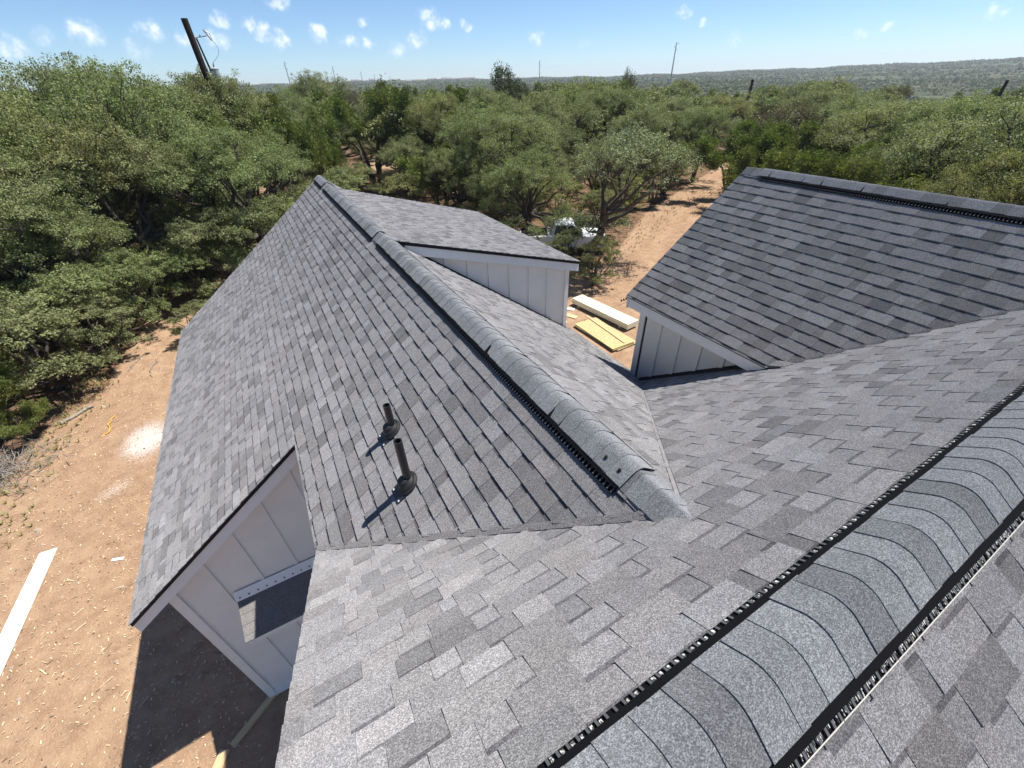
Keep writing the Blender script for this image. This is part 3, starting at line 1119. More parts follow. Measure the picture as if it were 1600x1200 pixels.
# ------------------------------------------------------------------ trees
def leaf_mesh(name, C, NRM, size, tone, mat, asp=.55, up=None):
    """one rhombic leaf per centre; C (n,3), NRM (n,3) unit normals"""
    n = len(C)
    ref = rng.normal(size=(n, 3)) if up is None else up
    a = np.cross(NRM, ref); a /= np.linalg.norm(a, axis=1, keepdims=True) + 1e-9
    b_ = np.cross(NRM, a)
    sz = size if np.ndim(size) else np.full(n, size)
    a = a * (sz * .5)[:, None] * asp; b_ = b_ * (sz * .5)[:, None]
    V = np.stack([C - b_, C + a, C + b_, C - a], 1).reshape(-1, 3)
    me = bpy.data.meshes.new(name)
    me.vertices.add(4 * n); me.loops.add(4 * n); me.polygons.add(n)
    me.vertices.foreach_set('co', V.astype('f').ravel())
    me.loops.foreach_set('vertex_index', np.arange(4 * n, dtype='i'))
    me.polygons.foreach_set('loop_start', np.arange(0, 4 * n, 4, dtype='i'))
    at = me.attributes.new('tone', 'FLOAT', 'POINT')
    at.data.foreach_set('value', np.repeat(np.clip(tone, 0, 1), 4).astype('f'))
    me.materials.append(MATS[mat])
    me.update(calc_edges=True)
    return me


def unit(v):
    return v / (np.linalg.norm(v, axis=-1, keepdims=True) + 1e-9)


def wiggle(mb, a, b_, r0, r1, segs=4, amp=.12, sides=6):
    a, b_ = Vector(a), Vector(b_)
    ln = (b_ - a).length
    prev = a
    for i in range(1, segs + 1):
        k = i / segs
        p = a.lerp(b_, k)
        if i < segs:
            p = p + Vector((random.uniform(-1, 1), random.uniform(-1, 1), random.uniform(-.6, .6))) * ln * amp
        mb.tube(prev, p, r0 + (r1 - r0) * (i - 1) / segs, r0 + (r1 - r0) * k, sides, cap=(i == segs))
        prev = p
    return prev


def mesh_of(mb, name, mat):
    me = bpy.data.meshes.new(name)
    me.from_pydata(mb.v, [], mb.f)
    me.materials.append(MATS[mat])
    me.polygons.foreach_set('use_smooth', [True] * len(me.polygons))
    me.update()
    return me


def oak(seed, leaf, nleaf=26000, lobes=11, leafsize=.10, lean=(0, 0), density=1.0, trunk_h=.28, low=True):
    """unit-ish oak: height 1, crown radius about .55; scaled when placed"""
    global rng
    rng = np.random.default_rng(seed); random.seed(seed)
    H = 7.0; R = 3.5
    tb_ = MB()
    fork = Vector((lean[0] * .5, lean[1] * .5, H * trunk_h))
    wiggle(tb_, (0, 0, -.2), fork, .23, .17, 4, .05, 9)
    LC = []
    for i in range(lobes):
        a = 2.4 * i + random.uniform(-.5, .5)
        rr = R * math.sqrt((i + .4) / lobes) * random.uniform(.62, .82)
        zz = H * (.80 - .34 * (rr / R) ** 1.8) + random.uniform(-.45, .35)
        LC.append((Vector((lean[0] + rr * math.cos(a), lean[1] + rr * math.sin(a), zz)), random.uniform(.75, 1.65)))
    skirts = []                                           # low skirts, as live oaks have
    for i in range(lobes if low else 2):
        a = 2.4 * i + 1.0
        rr = R * random.uniform(.55, .85)
        skirts.append((Vector((lean[0] + rr * math.cos(a), lean[1] + rr * math.sin(a), H * random.uniform(.20, .44))), random.uniform(.75, 1.15)))
    allc = LC + skirts
    clusters = []
    for c, r in allc:
        mid = wiggle(tb_, fork + Vector((0, 0, random.uniform(-.3, .4))), c - Vector((0, 0, r * .35)), .11, .04, 4, .10, 6)
        nc = int(50 * r * r); lt = random.random()
        for k in range(nc):
            d = Vector(tuple(unit(rng.normal(size=3))))
            if d.z < -.35:
                d.z *= -.6
            rad = r * (.45 + .66 * random.random() ** .7)
            if random.random() < .07:
                rad *= 1.28
            p = c + Vector((d.x * rad, d.y * rad, d.z * rad * .72))
            gap = math.sin(p.x * 2.3 + seed) * math.sin(p.y * 2.1 + 2 * seed) + .6 * math.sin(p.z * 2.7 + p.x * 1.3)
            if gap > .62:
                continue
            clusters.append((p, random.uniform(.12, .38), d, min(1, max(0, .5 * random.random() + .5 * lt))))
            if k % 6 == 0:
                wiggle(tb_, mid, p, .028, .008, 3, .10, 4)
    n_each = max(8, int(nleaf / len(clusters)))
    Cs, Ns, Ts, Ss = [], [], [], []
    for p, cr, d, tn in clusters:
        n = int(n_each * (cr / .29) ** 2 * random.uniform(.5, 1.4) * density) + 4
        q = unit(rng.normal(size=(n, 3))) * (rng.random((n, 1)) ** .45) * cr
        q[:, 2] *= .62
        Cs.append(np.array(p) + q)
        nn = unit(rng.normal(size=(n, 3)) * .9 + np.array([0, 0, .75]) + np.array(d) * .55)
        Ns.append(nn)
        Ts.append(np.full(n, .10 + .62 * tn) + rng.normal(size=n) * .18)
        Ss.append(leafsize * rng.uniform(.6, 1.35, n))
    C = np.vstack(Cs)
    return (mesh_of(tb_, 'trunk', 'bark'), leaf_mesh('crown', C, np.vstack(Ns), np.concatenate(Ss), np.concatenate(Ts), leaf), np.percentile(C[:, 2], 99), np.percentile(np.hypot(C[:, 0] - lean[0], C[:, 1] - lean[1]), 95))


def juniper(seed, nleaf=24000, leafsize=.15, leaf='juniper_leaf', open_=.2):
    global rng
    rng = np.random.default_rng(seed); random.seed(seed)
    H = 6.0; R = 2.4
    tb_ = MB()
    tips = []
    stems = random.randint(5, 8)
    for i in range(stems):
        a = 6.283 * i / stems + random.uniform(-.4, .4)
        sp_ = random.uniform(.45, .95)
        top = Vector((R * sp_ * math.cos(a), R * sp_ * math.sin(a), H * (1.0 - .38 * sp_) * random.uniform(.8, 1.0)))
        mid = Vector((R * .28 * math.cos(a), R * .28 * math.sin(a), H * .28))
        wiggle(tb_, (.12 * math.cos(a), .12 * math.sin(a), -.15), mid, .09, .07, 3, .06, 6)
        wiggle(tb_, mid, top, .07, .02, 4, .07, 6)
        for k in range(24):
            t = open_ + (1 - open_) * random.random()
            q = mid.lerp(top, t)
            aa = a + random.gauss(0, .9)
            ln = random.uniform(.35, 1.15) * (1.15 - .65 * t)
            e_ = q + Vector((math.cos(aa) * ln, math.sin(aa) * ln, ln * random.uniform(.1, .7)))
            wiggle(tb_, q, e_, .018, .006, 2, .08, 4)
            tips.append((q.lerp(e_, .6), random.uniform(.2, .34))); tips.append((e_, random.uniform(.24, .44)))
    n_each = max(8, nleaf // len(tips))
    Cs, Ns, Ts, Ss, Us = [], [], [], [], []
    for p, cr in tips:
        n = int(n_each * random.uniform(.5, 1.5)); tn = random.random()
        q = rng.normal(size=(n, 3)) * cr * .52
        Cs.append(np.array(p) + q)
        up = unit(np.array([0, 0, 1.0]) + unit(q) * .8 + rng.normal(size=(n, 3)) * .35)
        side = unit(np.cross(up, rng.normal(size=(n, 3))))
        Ns.append(side); Us.append(np.cross(side, up))
        Ts.append(np.full(n, .12 + .7 * tn) + rng.normal(size=n) * .15)
        Ss.append(leafsize * rng.uniform(.6, 1.4, n))
    C = np.vstack(Cs)
    H, R = np.percentile(C[:, 2], 99), np.percentile(np.hypot(C[:, 0], C[:, 1]), 95)
    return (mesh_of(tb_, 'trunk', 'bark'), leaf_mesh('crown', C, np.vstack(Ns), np.concatenate(Ss), np.concatenate(Ts), leaf, .34, np.vstack(Us)), H, R)


OAKS = [oak(11 + i, 'oak_leaf', 66000, 10 + i % 4, .074, (random.uniform(-.6, .6), random.uniform(-.6, .6))) for i in range(5)]
JUN = [juniper(31 + i, 34000, .14) for i in range(3)]
YARD_OAK = oak(52, 'grey_leaf', 24000, 9, .085, (1.5, -.55), .75, .27, False)
DARK = oak(61, 'dark_leaf', 14000, 8, .14)
BROWN = oak(62, 'brown_leaf', 9000, 9, .09)
SHRUB = [oak(71 + i, 'oak_leaf', 26000, 7, .12, trunk_h=.08) for i in range(2)]
FAR_OAK = [oak(81 + i, 'oak_leaf', 8000, 9, .20) for i in range(3)]
FAR_JUN = [juniper(91, 7000, .27)]


def plant(kind, proto, x, y, h, r, label, group=None, rot=None, cat='tree'):
    tr, cr, H, R = proto
    o = bpy.data.objects.new(kind, None)
    o.location = (x, y, float(terrain(x, y)) - .02)
    o.rotation_euler = (0, 0, random.uniform(0, 6.28) if rot is None else rot)
    o.scale = (r / R, r / R, h / H)
    COL.objects.link(o)
    tag(o, label, cat, group)
    for nm, me in (('trunk', tr), ('crown', cr)):
        c = bpy.data.objects.new(nm, me)
        c.parent = o
        COL.objects.link(c)
    return o


ORD = ('leftmost', 'second', 'third', 'fourth', 'fifth', 'sixth', 'seventh', 'eighth', 'ninth', 'tenth', 'eleventh', 'twelfth', 'thirteenth', 'fourteenth', 'rightmost')


def number(trees, kind, place):
    """label look-alike neighbours by their order from left to right"""
    trees.sort(key=lambda o: scr(Vector((o.location.x, o.location.y, 5))).x)
    for i, o in enumerate(trees):
        w = 'rightmost' if i == len(trees) - 1 else ORD[i]
        o['label'] = f'{w} {kind} {place}' if w in ('leftmost', 'rightmost') else f'{w} {kind} from the left {place}'


random.seed(5)
OK_L, JU_L = 'live_oak', 'juniper_tree'
# the trees one can tell apart, each described by its place
plant(OK_L, OAKS[0], -6.0, 27.8, 7.4, 3.6, 'spreading live oak with dark trunk standing beyond the end of the dirt strip')
plant(OK_L, OAKS[1], -.9, 28.6, 7.3, 3.9, 'sunlit live oak right behind the left rake of the long wing roof')
plant(OK_L, OAKS[2], -10.2, 23.6, 7.0, 3.4, 'big live oak at the left edge above the low shrubs', )
plant(OK_L, OAKS[3], -8.3, 25.0, 5.6, 2.6, 'lower live oak between the left edge oak and the dark trunk')
plant('oak_shrub', SHRUB[0], -8.9, 19.4, 3.9, 2.3, 'dense oak thicket bordering the dirt strip, nearest the white log', cat='shrub')
plant('oak_shrub', SHRUB[1], -8.0, 22.4, 3.6, 2.1, 'oak thicket bordering the dirt strip, farther from the white log', cat='shrub')
plant('oak_shrub', SHRUB[1], -11.2, 18.6, 4.2, 2.2, 'oak thicket at the left edge behind the small juniper', cat='shrub')
plant(JU_L, JUN[0], -10.0, 16.6, 2.7, 1.5, 'small bright green juniper at the left edge above the brush pile')
plant(JU_L, JUN[1], -9.0, 16.4, 1.3, .8, 'very small juniper beside the brush pile')
plant('oak_shrub', SHRUB[0], -6.3, 24.6, 3.4, 1.9, 'leafy thicket at the far end of the dirt strip, left of the dark trunk', cat='shrub')
plant('oak_shrub', SHRUB[1], -4.6, 25.6, 2.8, 1.7, 'leafy thicket at the far end of the dirt strip, touching the roof edge', cat='shrub')
plant('oak_shrub', SHRUB[0], -7.6, 20.7, 2.7, 1.6, 'low thicket leaning out over the dirt strip', cat='shrub')
for sx_, sy_, sh_, sr_, lb in ((20.2, 23.4, 2.8, 1.7, 'bush on the left side of the dirt track, nearest the pickup'), (23.4, 25.4, 3.2, 1.9, 'bush on the left side of the dirt track, middle one'),
                               (26.6, 27.4, 3.0, 1.7, 'bush on the left side of the dirt track, farthest one'), (18.2, 25.6, 3.6, 2.1, 'tall bush behind the white pickup truck'),
                               (13.9, 19.9, 1.5, .95, 'low bush in front of the pickup cab'), (15.1, 20.1, 1.75, 1.0, 'loose bush in front of the pickup door'), (14.2, 26.2, 3.4, 2.1, 'bush behind the dormer eave left of the pickup'),
                               (-2.6, 25.8, 4.2, 2.2, 'bushy oak growth behind the upper part of the wing rake, lowest one'), (-.3, 25.2, 4.6, 2.3, 'bushy oak growth behind the upper part of the wing rake, middle one'),
                               (2.0, 26.6, 4.6, 2.3, 'bushy oak growth right behind the tip of the wing ridge'), (-9.6, 27.2, 3.4, 2.4, 'understory bush in the shade left of the dark trunk'),
                               (-5.6, 30.2, 3.6, 2.4, 'understory bush in the shade right behind the dark trunk'), (-11.4, 21.2, 4.2, 2.4, 'oak bush at the left edge between thicket and big oak'),
                               (5.2, 33.5, 4.4, 2.5, 'round bush behind the ridge tip, left of the clearing'), (9.4, 33.0, 3.6, 2.2, 'round bush above the dormer roof near the ridge')):
    plant('oak_shrub', SHRUB[random.randint(0, 1)], sx_, sy_, sh_, sr_, lb, cat='shrub')
plant('shrub', SHRUB[0], -4.3, 21.0, 1.7, 1.0, 'pale green shrub against the far left corner of the wing', cat='shrub')
plant('shrub', SHRUB[1], -4.0, 18.3, 1.2, .75, 'small shrub by the left eave of the wing', cat='shrub')
plant(OK_L, YARD_OAK, 15.3, 18.95, 6.9, 3.6, 'silvery live oak leaning beside the white pickup truck', rot=-.1)
plant('shrub', SHRUB[0], 13.9, 16.2, 2.5, 1.35, 'round leafy shrub below the leaning silvery oak', cat='shrub')
plant('large_dark_tree', DARK, 36.2, 65.7, 10.5, 3.6, 'tall dark green tree rising above the wood at the horizon', cat='tree')
plant('slender_tree', BROWN, 64.1, 70.1, 10.2, 1.7, 'slender brownish tree poking above the skyline left of the tall mast')
plant('bare_oak', BROWN, 41.1, 24.8, 6.9, 3.4, 'half bare brownish oak behind the ridge of the right roof')
plant(JU_L, JUN[2], 11.4, 50.7, 8.6, 3.9, 'dark juniper with many bare stems behind the far ridge end')
plant(JU_L, JUN[1], 15.0, 47.7, 8.5, 3.8, 'dark juniper just right of the many-stemmed one')
plant(OK_L, OAKS[4], 10.7, 74.2, 10.4, 4.6, 'rounded oak standing alone against the horizon right of the utility pole')
GL = 'trees left of the utility pole'
row = []
for (x, y, h, r, k) in ((-12.5, 22, 7.8, 3.6, 0), (-10.0, 30, 9.2, 4.3, 1), (-6.3, 32.6, 10.0, 4.2, 2), (-4.0, 36, 9.7, 4.3, 3), (-13.2, 27, 9.8, 4.3, 4), (-1.8, 42, 9.9, 4.4, 0),
                        (-3.6, 31.5, 7.6, 3.4, 1), (-8.2, 28.6, 8.6, 3.7, 2), (-14.5, 19, 7.5, 3.3, 3), (-16, 23.5, 9.3, 4, 1), (-12, 34, 10.2, 4.4, 4), (-8, 38, 10.3, 4.5, 0)):
    row.append(plant(OK_L, OAKS[k], x, y, h, r, 'grey-green live oak in the dense wood left of the utility pole', GL))
number(row, 'grey-green live oak', 'in the dense wood left of the utility pole')
GC = 'junipers between the pole and the wing roof'
row = []
for (x, y, h, r, k) in ((-1.1, 38, 7.9, 3.2, 0), (1.1, 46, 8.3, 3.0, 1), (2.9, 40.0, 7.8, 2.6, 2), (4.6, 42.5, 6.6, 2.5, 0)):
    row.append(plant(JU_L, JUN[k], x, y, h, r, 'bright green juniper between the utility pole and the wing ridge', GC))
number(row, 'bright green juniper', 'between the utility pole and the wing ridge')
row = []
for (x, y, h, r, k) in ((6.6, 49, 6.6, 3.0, 1), (8.6, 56, 7.6, 3.4, 0), (3.2, 52, 7.4, 3.4, 2), (12.6, 41.5, 5.2, 2.6, 3), (20.4, 56, 7.8, 3.8, 4), (17.6, 52, 7.6, 3.6, 1), (13.2, 57.5, 7.4, 3.4, 2), (8.6, 45.5, 3.0, 1.8, 3)):
    row.append(plant(OK_L, OAKS[k], x, y, h, r, 'grey-green oak growing around the many-stemmed juniper', 'oaks around the many-stemmed juniper'))
number(row, 'grey-green oak', 'growing around the many-stemmed juniper')
plant(OK_L, OAKS[2], 1.6, 36, 6.6, 2.9, 'small grey-green oak in front of the bright green junipers')
plant(OK_L, OAKS[3], 5.3, 59.8, 8.6, 4, 'oak behind the bright green junipers, left of the clearing')
GM = 'oaks behind the dormer'
row = []
for (x, y, h, r, k) in ((16.9, 42.8, 8.0, 4.0, 1), (15.7, 34.6, 7.4, 3.9, 2), (24.7, 49.2, 8.2, 4.0, 3), (16.0, 28.7, 7.0, 3.7, 0), (25.1, 37.4, 7.7, 4.0, 4), (20.3, 31.5, 6.6, 3.4, 1),
                        (35.9, 48.1, 8.1, 4.2, 2), (14.6, 24.0, 5.6, 2.9, 3), (38.0, 43.8, 7.8, 4.2, 0), (33.7, 34.1, 6.5, 3.4, 4), (22.5, 27.3, 5.4, 2.6, 2), (28.5, 41, 7.8, 3.8, 1), (21, 38, 7.6, 3.8, 3), (12.5, 30.5, 5.2, 2.4, 0)):
    row.append(plant(OK_L, OAKS[k], x, y, h, r, 'olive green live oak in the wood behind the dormer', GM))
number(row, 'olive green live oak', 'in the wood behind the dormer')
for (x, y, h, r, k, lb) in ((12.4, 33.8, 5.0, 2.8, 0, 'low dark juniper right above the dormer roof'), (29.4, 27.4, 4.9, 2.4, 1, 'dark juniper on the left side of the dirt road'),
                            (32.6, 29.3, 4.2, 1.9, 2, 'slim juniper on the left side of the dirt road, farther up')):
    plant(JU_L, JUN[k], x, y, h, r, lb)
GR = 'oaks behind the right roof'
row = []
for (x, y, h, r, k) in ((40.8, 36.9, 6.9, 4.0, 1), (39.0, 31.6, 6.3, 3.4, 0), (55.4, 42.8, 6.7, 4.2, 2), (52.8, 28.4, 7.6, 4.5, 3), (45.1, 21.5, 7.1, 4.4, 4), (36.9, 15.5, 7.0, 4.5, 1),
                        (39.5, 14.2, 6.9, 4.2, 2), (34.4, 10.5, 7.4, 4.0, 0), (29.1, 7.2, 7.5, 4.2, 3), (28.6, 9.4, 6.1, 3.0, 4), (25.4, 6.2, 6.2, 2.6, 1), (26.5, 4.6, 6.4, 3.5, 2), (33, 5.5, 6.7, 4, 0), (47, 15, 7, 4.3, 3), (44, 9, 7, 4.3, 4)):
    row.append(plant(OK_L, OAKS[k], x, y, h, r, 'grey-green live oak in the wood beyond the right roof ridge', GR))
number(row, 'grey-green live oak', 'in the wood beyond the right roof ridge')
GJ = 'junipers behind the right roof ridge'
row = []
for (x, y, h, r, k) in ((34.6, 23.8, 5.6, 3.0, 0), (29.0, 17.7, 4.9, 2.5, 1), (29.4, 15.0, 5.3, 2.6, 2), (29.5, 12.4, 5.4, 2.4, 0), (26.4, 9.6, 5.4, 2.2, 1), (38, 20, 6, 2.8, 2)):
    row.append(plant(JU_L, JUN[k], x, y, h, r, 'bright green juniper showing just above the right roof ridge', GJ))
number(row, 'bright green juniper', 'showing just above the right roof ridge')
# further rows, still single trees
random.seed(9)
GF = 'trees in the middle distance'
placed = []
tries = 0
while len(placed) < 210 and tries < 9000:
    tries += 1
    az = math.radians(random.uniform(-30, 92)); d = random.uniform(48, 140)
    x, y = d * math.sin(az), d * math.cos(az)
    if segd(np.array(x), np.array(y), (-4, 44), (22, 62)) < 5 or segd(np.array(x), np.array(y), (28, 23.5), (60, 38)) < 4.5 or math.hypot(x + .6, y - 40) < 4:
        continue
    if any(math.hypot(x - q[0], y - q[1]) < 5.2 for q in placed):
        continue
    placed.append((x, y))
    azd = math.degrees(az)
    hh = random.uniform(5.0, 8.9) - (1.1 if azd > 50 else 0)
    if random.random() < .07:
        plant('bare_oak', BROWN, x, y, hh, random.uniform(2.4, 3.4), 'thin brownish oak in the middle distance of the wood', GF + ', brown ones')
    elif random.random() < .62:
        plant(OK_L, random.choice(FAR_OAK), x, y, hh, random.uniform(3.0, 4.6), 'rounded live oak in the middle distance of the wood', GF)
    else:
        plant(JU_L, FAR_JUN[0], x, y, hh * .95, random.uniform(2.2, 3.6), 'dark juniper in the middle distance of the wood', GF + ', junipers')

# the far wood: one mass to the horizon
rng = np.random.default_rng(99)
Cs, Ss, Ts, Ns = [], [], [], []
for (d0, d1, cnt, nl, ls, rr) in ((125, 330, 3000, 50, 1.0, 3.8), (330, 900, 9000, 18, 2.1, 4.6), (900, 2350, 26000, 8, 3.6, 5.6)):
    az = np.radians(rng.uniform(-48, 108, cnt)); d = np.sqrt(rng.uniform(d0 ** 2, d1 ** 2, cnt))
    x, y = d * np.sin(az), d * np.cos(az)
    patch = np.sin(x * .011 + 2 * np.sin(y * .006)) * np.sin(y * .013 + 1.5 * np.sin(x * .007))
    keep = (d < 500) | (patch < .62) | (rng.random(cnt) < .35)
    x, y, d = x[keep], y[keep], d[keep]
    z = terrain(x, y)
    h = rng.uniform(3.6, 6.6, len(x)); r = rr * rng.uniform(.6, 1.15, len(x)); tn = rng.random(len(x))
    P = unit(rng.normal(size=(len(x), nl, 3)))
    P[..., 2] = np.abs(P[..., 2]) * .95 - .12
    rad = .7 + .35 * rng.random((len(x), nl, 1))
    c = np.stack([x, y, z + h * .45], 1)[:, None, :] + P * rad * np.stack([r, r, h * .55], 1)[:, None, :]
    nn = unit(P * .8 + rng.normal(size=P.shape) * .45 + np.array([0, 0, .5]))
    Cs.append(c.reshape(-1, 3)); Ns.append(nn.reshape(-1, 3))
    Ss.append((ls * rng.uniform(.7, 1.4, (len(x), nl)) * (r / rr)[:, None]).ravel())
    Ts.append((np.repeat(tn[:, None], nl, 1) * .8 + rng.normal(size=(len(x), nl)) * .12 + .1).ravel())
fw_ = bpy.data.objects.new('far_wood', leaf_mesh('far_wood', np.vstack(Cs), np.vstack(Ns), np.concatenate(Ss), np.concatenate(Ts), 'far_leaf', .9))
COL.objects.link(fw_)
tag(fw_, 'hazy green wood covering the valley and far ridge', 'wood', kind='stuff')

# ------------------------------------------------------------------ utility poles and masts
def utility_pole(x, y, top, r, label, full=True, side=(1, 0)):
    g = float(terrain(x, y))
    root = empty('utility_pole', (x, y, g), label, 'utility pole')
    sx = Vector((side[0], side[1], 0))
    c = Vector((x, y, g)); t = Vector((x - .22, y, top))
    q = MB(); q.tube(c - Vector((0, 0, .3)), t, r * 1.25, r, 14); q.build('pole', 'pole_wood', root)
    k = t.z - 3.35
    can = Vector((x - .05, y, k)) + sx * (r + .30)
    q = MB(); q.lathe(can, (0, 0, 1), [(.20, 0), (.235, .02), (.235, .78), (.25, .80), (.25, .84), (.15, .90), (.05, .91)], 20)
    tr = q.build('transformer', 'transformer_grey', root)
    q = MB(); q.lathe(can + Vector((0, 0, .9)), (.2, 0, 1), [(.045, 0), (.06, .05), (.04, .08), (.055, .13), (.035, .16), (.045, .21), (.02, .26)], 12); q.build('bushing', 'porcelain', tr)
    q = MB(); q.tube(can + sx * -.36 + Vector((0, 0, .2)), can + Vector((0, 0, .2)), .03); q.tube(can + sx * -.36 + Vector((0, 0, .65)), can + Vector((0, 0, .65)), .03); q.build('bracket', 'steel_grey', tr)
    if full:
        a = Vector((x - .17, y, t.z - .95)) + sx * .22
        q = MB(); q.tube(a, Vector((x - .06, y, k + .7)) + sx * .26, .05, .06, 8); q.build('riser_guard', 'pole_wood', root)
        q = MB(); q.tube(a - sx * .25, a + sx * .62 + Vector((0, 0, .12)), .025); q.build('cutout_arm', 'steel_grey', root)
        q = MB(); q.lathe(a + sx * .25 + Vector((0, 0, .04)), (0, 0, 1), [(.03, 0), (.05, .04), (.03, .07), (.05, .11), (.02, .15)], 10); q.build('insulator', 'porcelain', root)
        b_ = a + sx * .66
        q = MB(); q.tube(b_ + Vector((-.10, 0, .42)), b_ + Vector((.16, 0, -.12)), .045, .035, 8); q.tube(b_ + Vector((-.08, 0, .38)), b_ + Vector((.18, 0, .26)), .022); q.tube(b_ + Vector((.16, 0, .26)), b_ + Vector((.20, 0, -.14)), .014)
        q.build('fuse_cutout', 'porcelain', root)
        q = MB()
        p0 = b_ + Vector((.2, 0, -.12)); p1 = can + Vector((.05, 0, 1.15))
        prev = p0
        for i in range(1, 13):
            k_ = i / 12
            p = p0.lerp(p1, k_) + sx * (.34 * math.sin(math.pi * k_))
            q.tube(prev, p, .009, sides=5, cap=False); prev = p
        q.build('jumper_wire', 'black_metal', root)
    return root


utility_pole(-.6, 40.0, GZ + 3.62, .19, 'leaning dark utility pole with grey transformer above the left wood')
utility_pole(65.4, 46.1, GZ - .95, .17, 'thin dark utility pole with small grey transformer in the right wood', False)
utility_pole(92.0, 27.0, GZ - 1.9, .18, 'distant dark pole stub at the far right edge of the wood', False)


def mast(px_, py_, topz, r, label, group=None):
    g = float(terrain(px_, py_))
    root = empty('steel_mast', (px_, py_, g), label, 'mast', group)
    q = MB(); q.tube((px_, py_, g - 1), (px_, py_, topz), r * 1.6, r * .7, 10); q.build('pole', 'steel_grey', root)
    for i, s in enumerate((1, -1, 1)):
        q = MB(); z = topz - 1.2 - 2.6 * i
        q.tube((px_, py_, z), (px_ + 1.5 * s, py_ - 1.2 * s, z + .5), r * .35, r * .2, 6); q.build('arm', 'steel_grey', root)
        q = MB(); q.tube((px_ + 1.5 * s, py_ - 1.2 * s, z + .5), (px_ + 1.5 * s, py_ - 1.2 * s, z - .7), r * .3, r * .3, 6); q.build('insulator', 'porcelain', root)


mast(437.0, 411.0, GZ + 27.1, .6, 'tall grey steel mast standing alone above the wood, right of centre')


def dirpt(px_, dist):
    """world position at a given bearing (picture column on the horizon) and distance"""
    k = (px_ - 800) / 644.6
    v = _r * k + _u * .736 + _f
    s = dist / math.hypot(v.x, v.y)
    return v.x * s, v.y * s


for (px_, dist, dz) in ((452, 620, 22), (524, 800, 22), (566, 1050, 20), (586, 1200, 18), (610, 1400, 16), (843, 760, 21)):
    x, y = dirpt(px_, dist)
    mast(x, y, GZ + dz, .5, 'pale steel mast left of centre on the horizon' if px_ < 700 else 'pale steel mast beside the tall dark tree', 'row of distant masts' if px_ < 700 else None)

# houses on the far ridge
random.seed(21)
for k in range(34):
    x, y = dirpt(random.uniform(365, 420) if k < 5 else random.uniform(535, 745), random.uniform(1750, 2050))
    g = float(terrain(x, y))
    root = empty('far_house', (x, y, g), 'tiny pale house on the far ridge between the masts' if k >= 5 else 'tiny pale house on the far ridge just right of the utility pole', 'house',
                 'houses on the far ridge' if k >= 5 else 'far houses by the pole')
    w, dp, h = random.uniform(8, 13), random.uniform(5, 7), random.uniform(5, 7.5)
    q = MB(); q.box(x - w, x + w, y - dp, y + dp, g - 1, g + h); q.build('wall', 'house_wall', root)
    q = MB(); q.prism([(x - w - .5, y - dp - .6, g + h + .02), (x - w - .5, y + dp + .6, g + h + .02), (x - w - .5, y, g + h + 3.2)], (2 * w + 1, 0, 0)); q.build('roof', 'house_roof', root)
    for i in range(3):
        q = MB(); xx = x - w * .6 + i * w * .6
        q.box(xx - .8, xx + .8, y - dp - .15, y - dp - .02, g + h * .5, g + h * .5 + 1.6); q.build('window', 'window_dark', root)

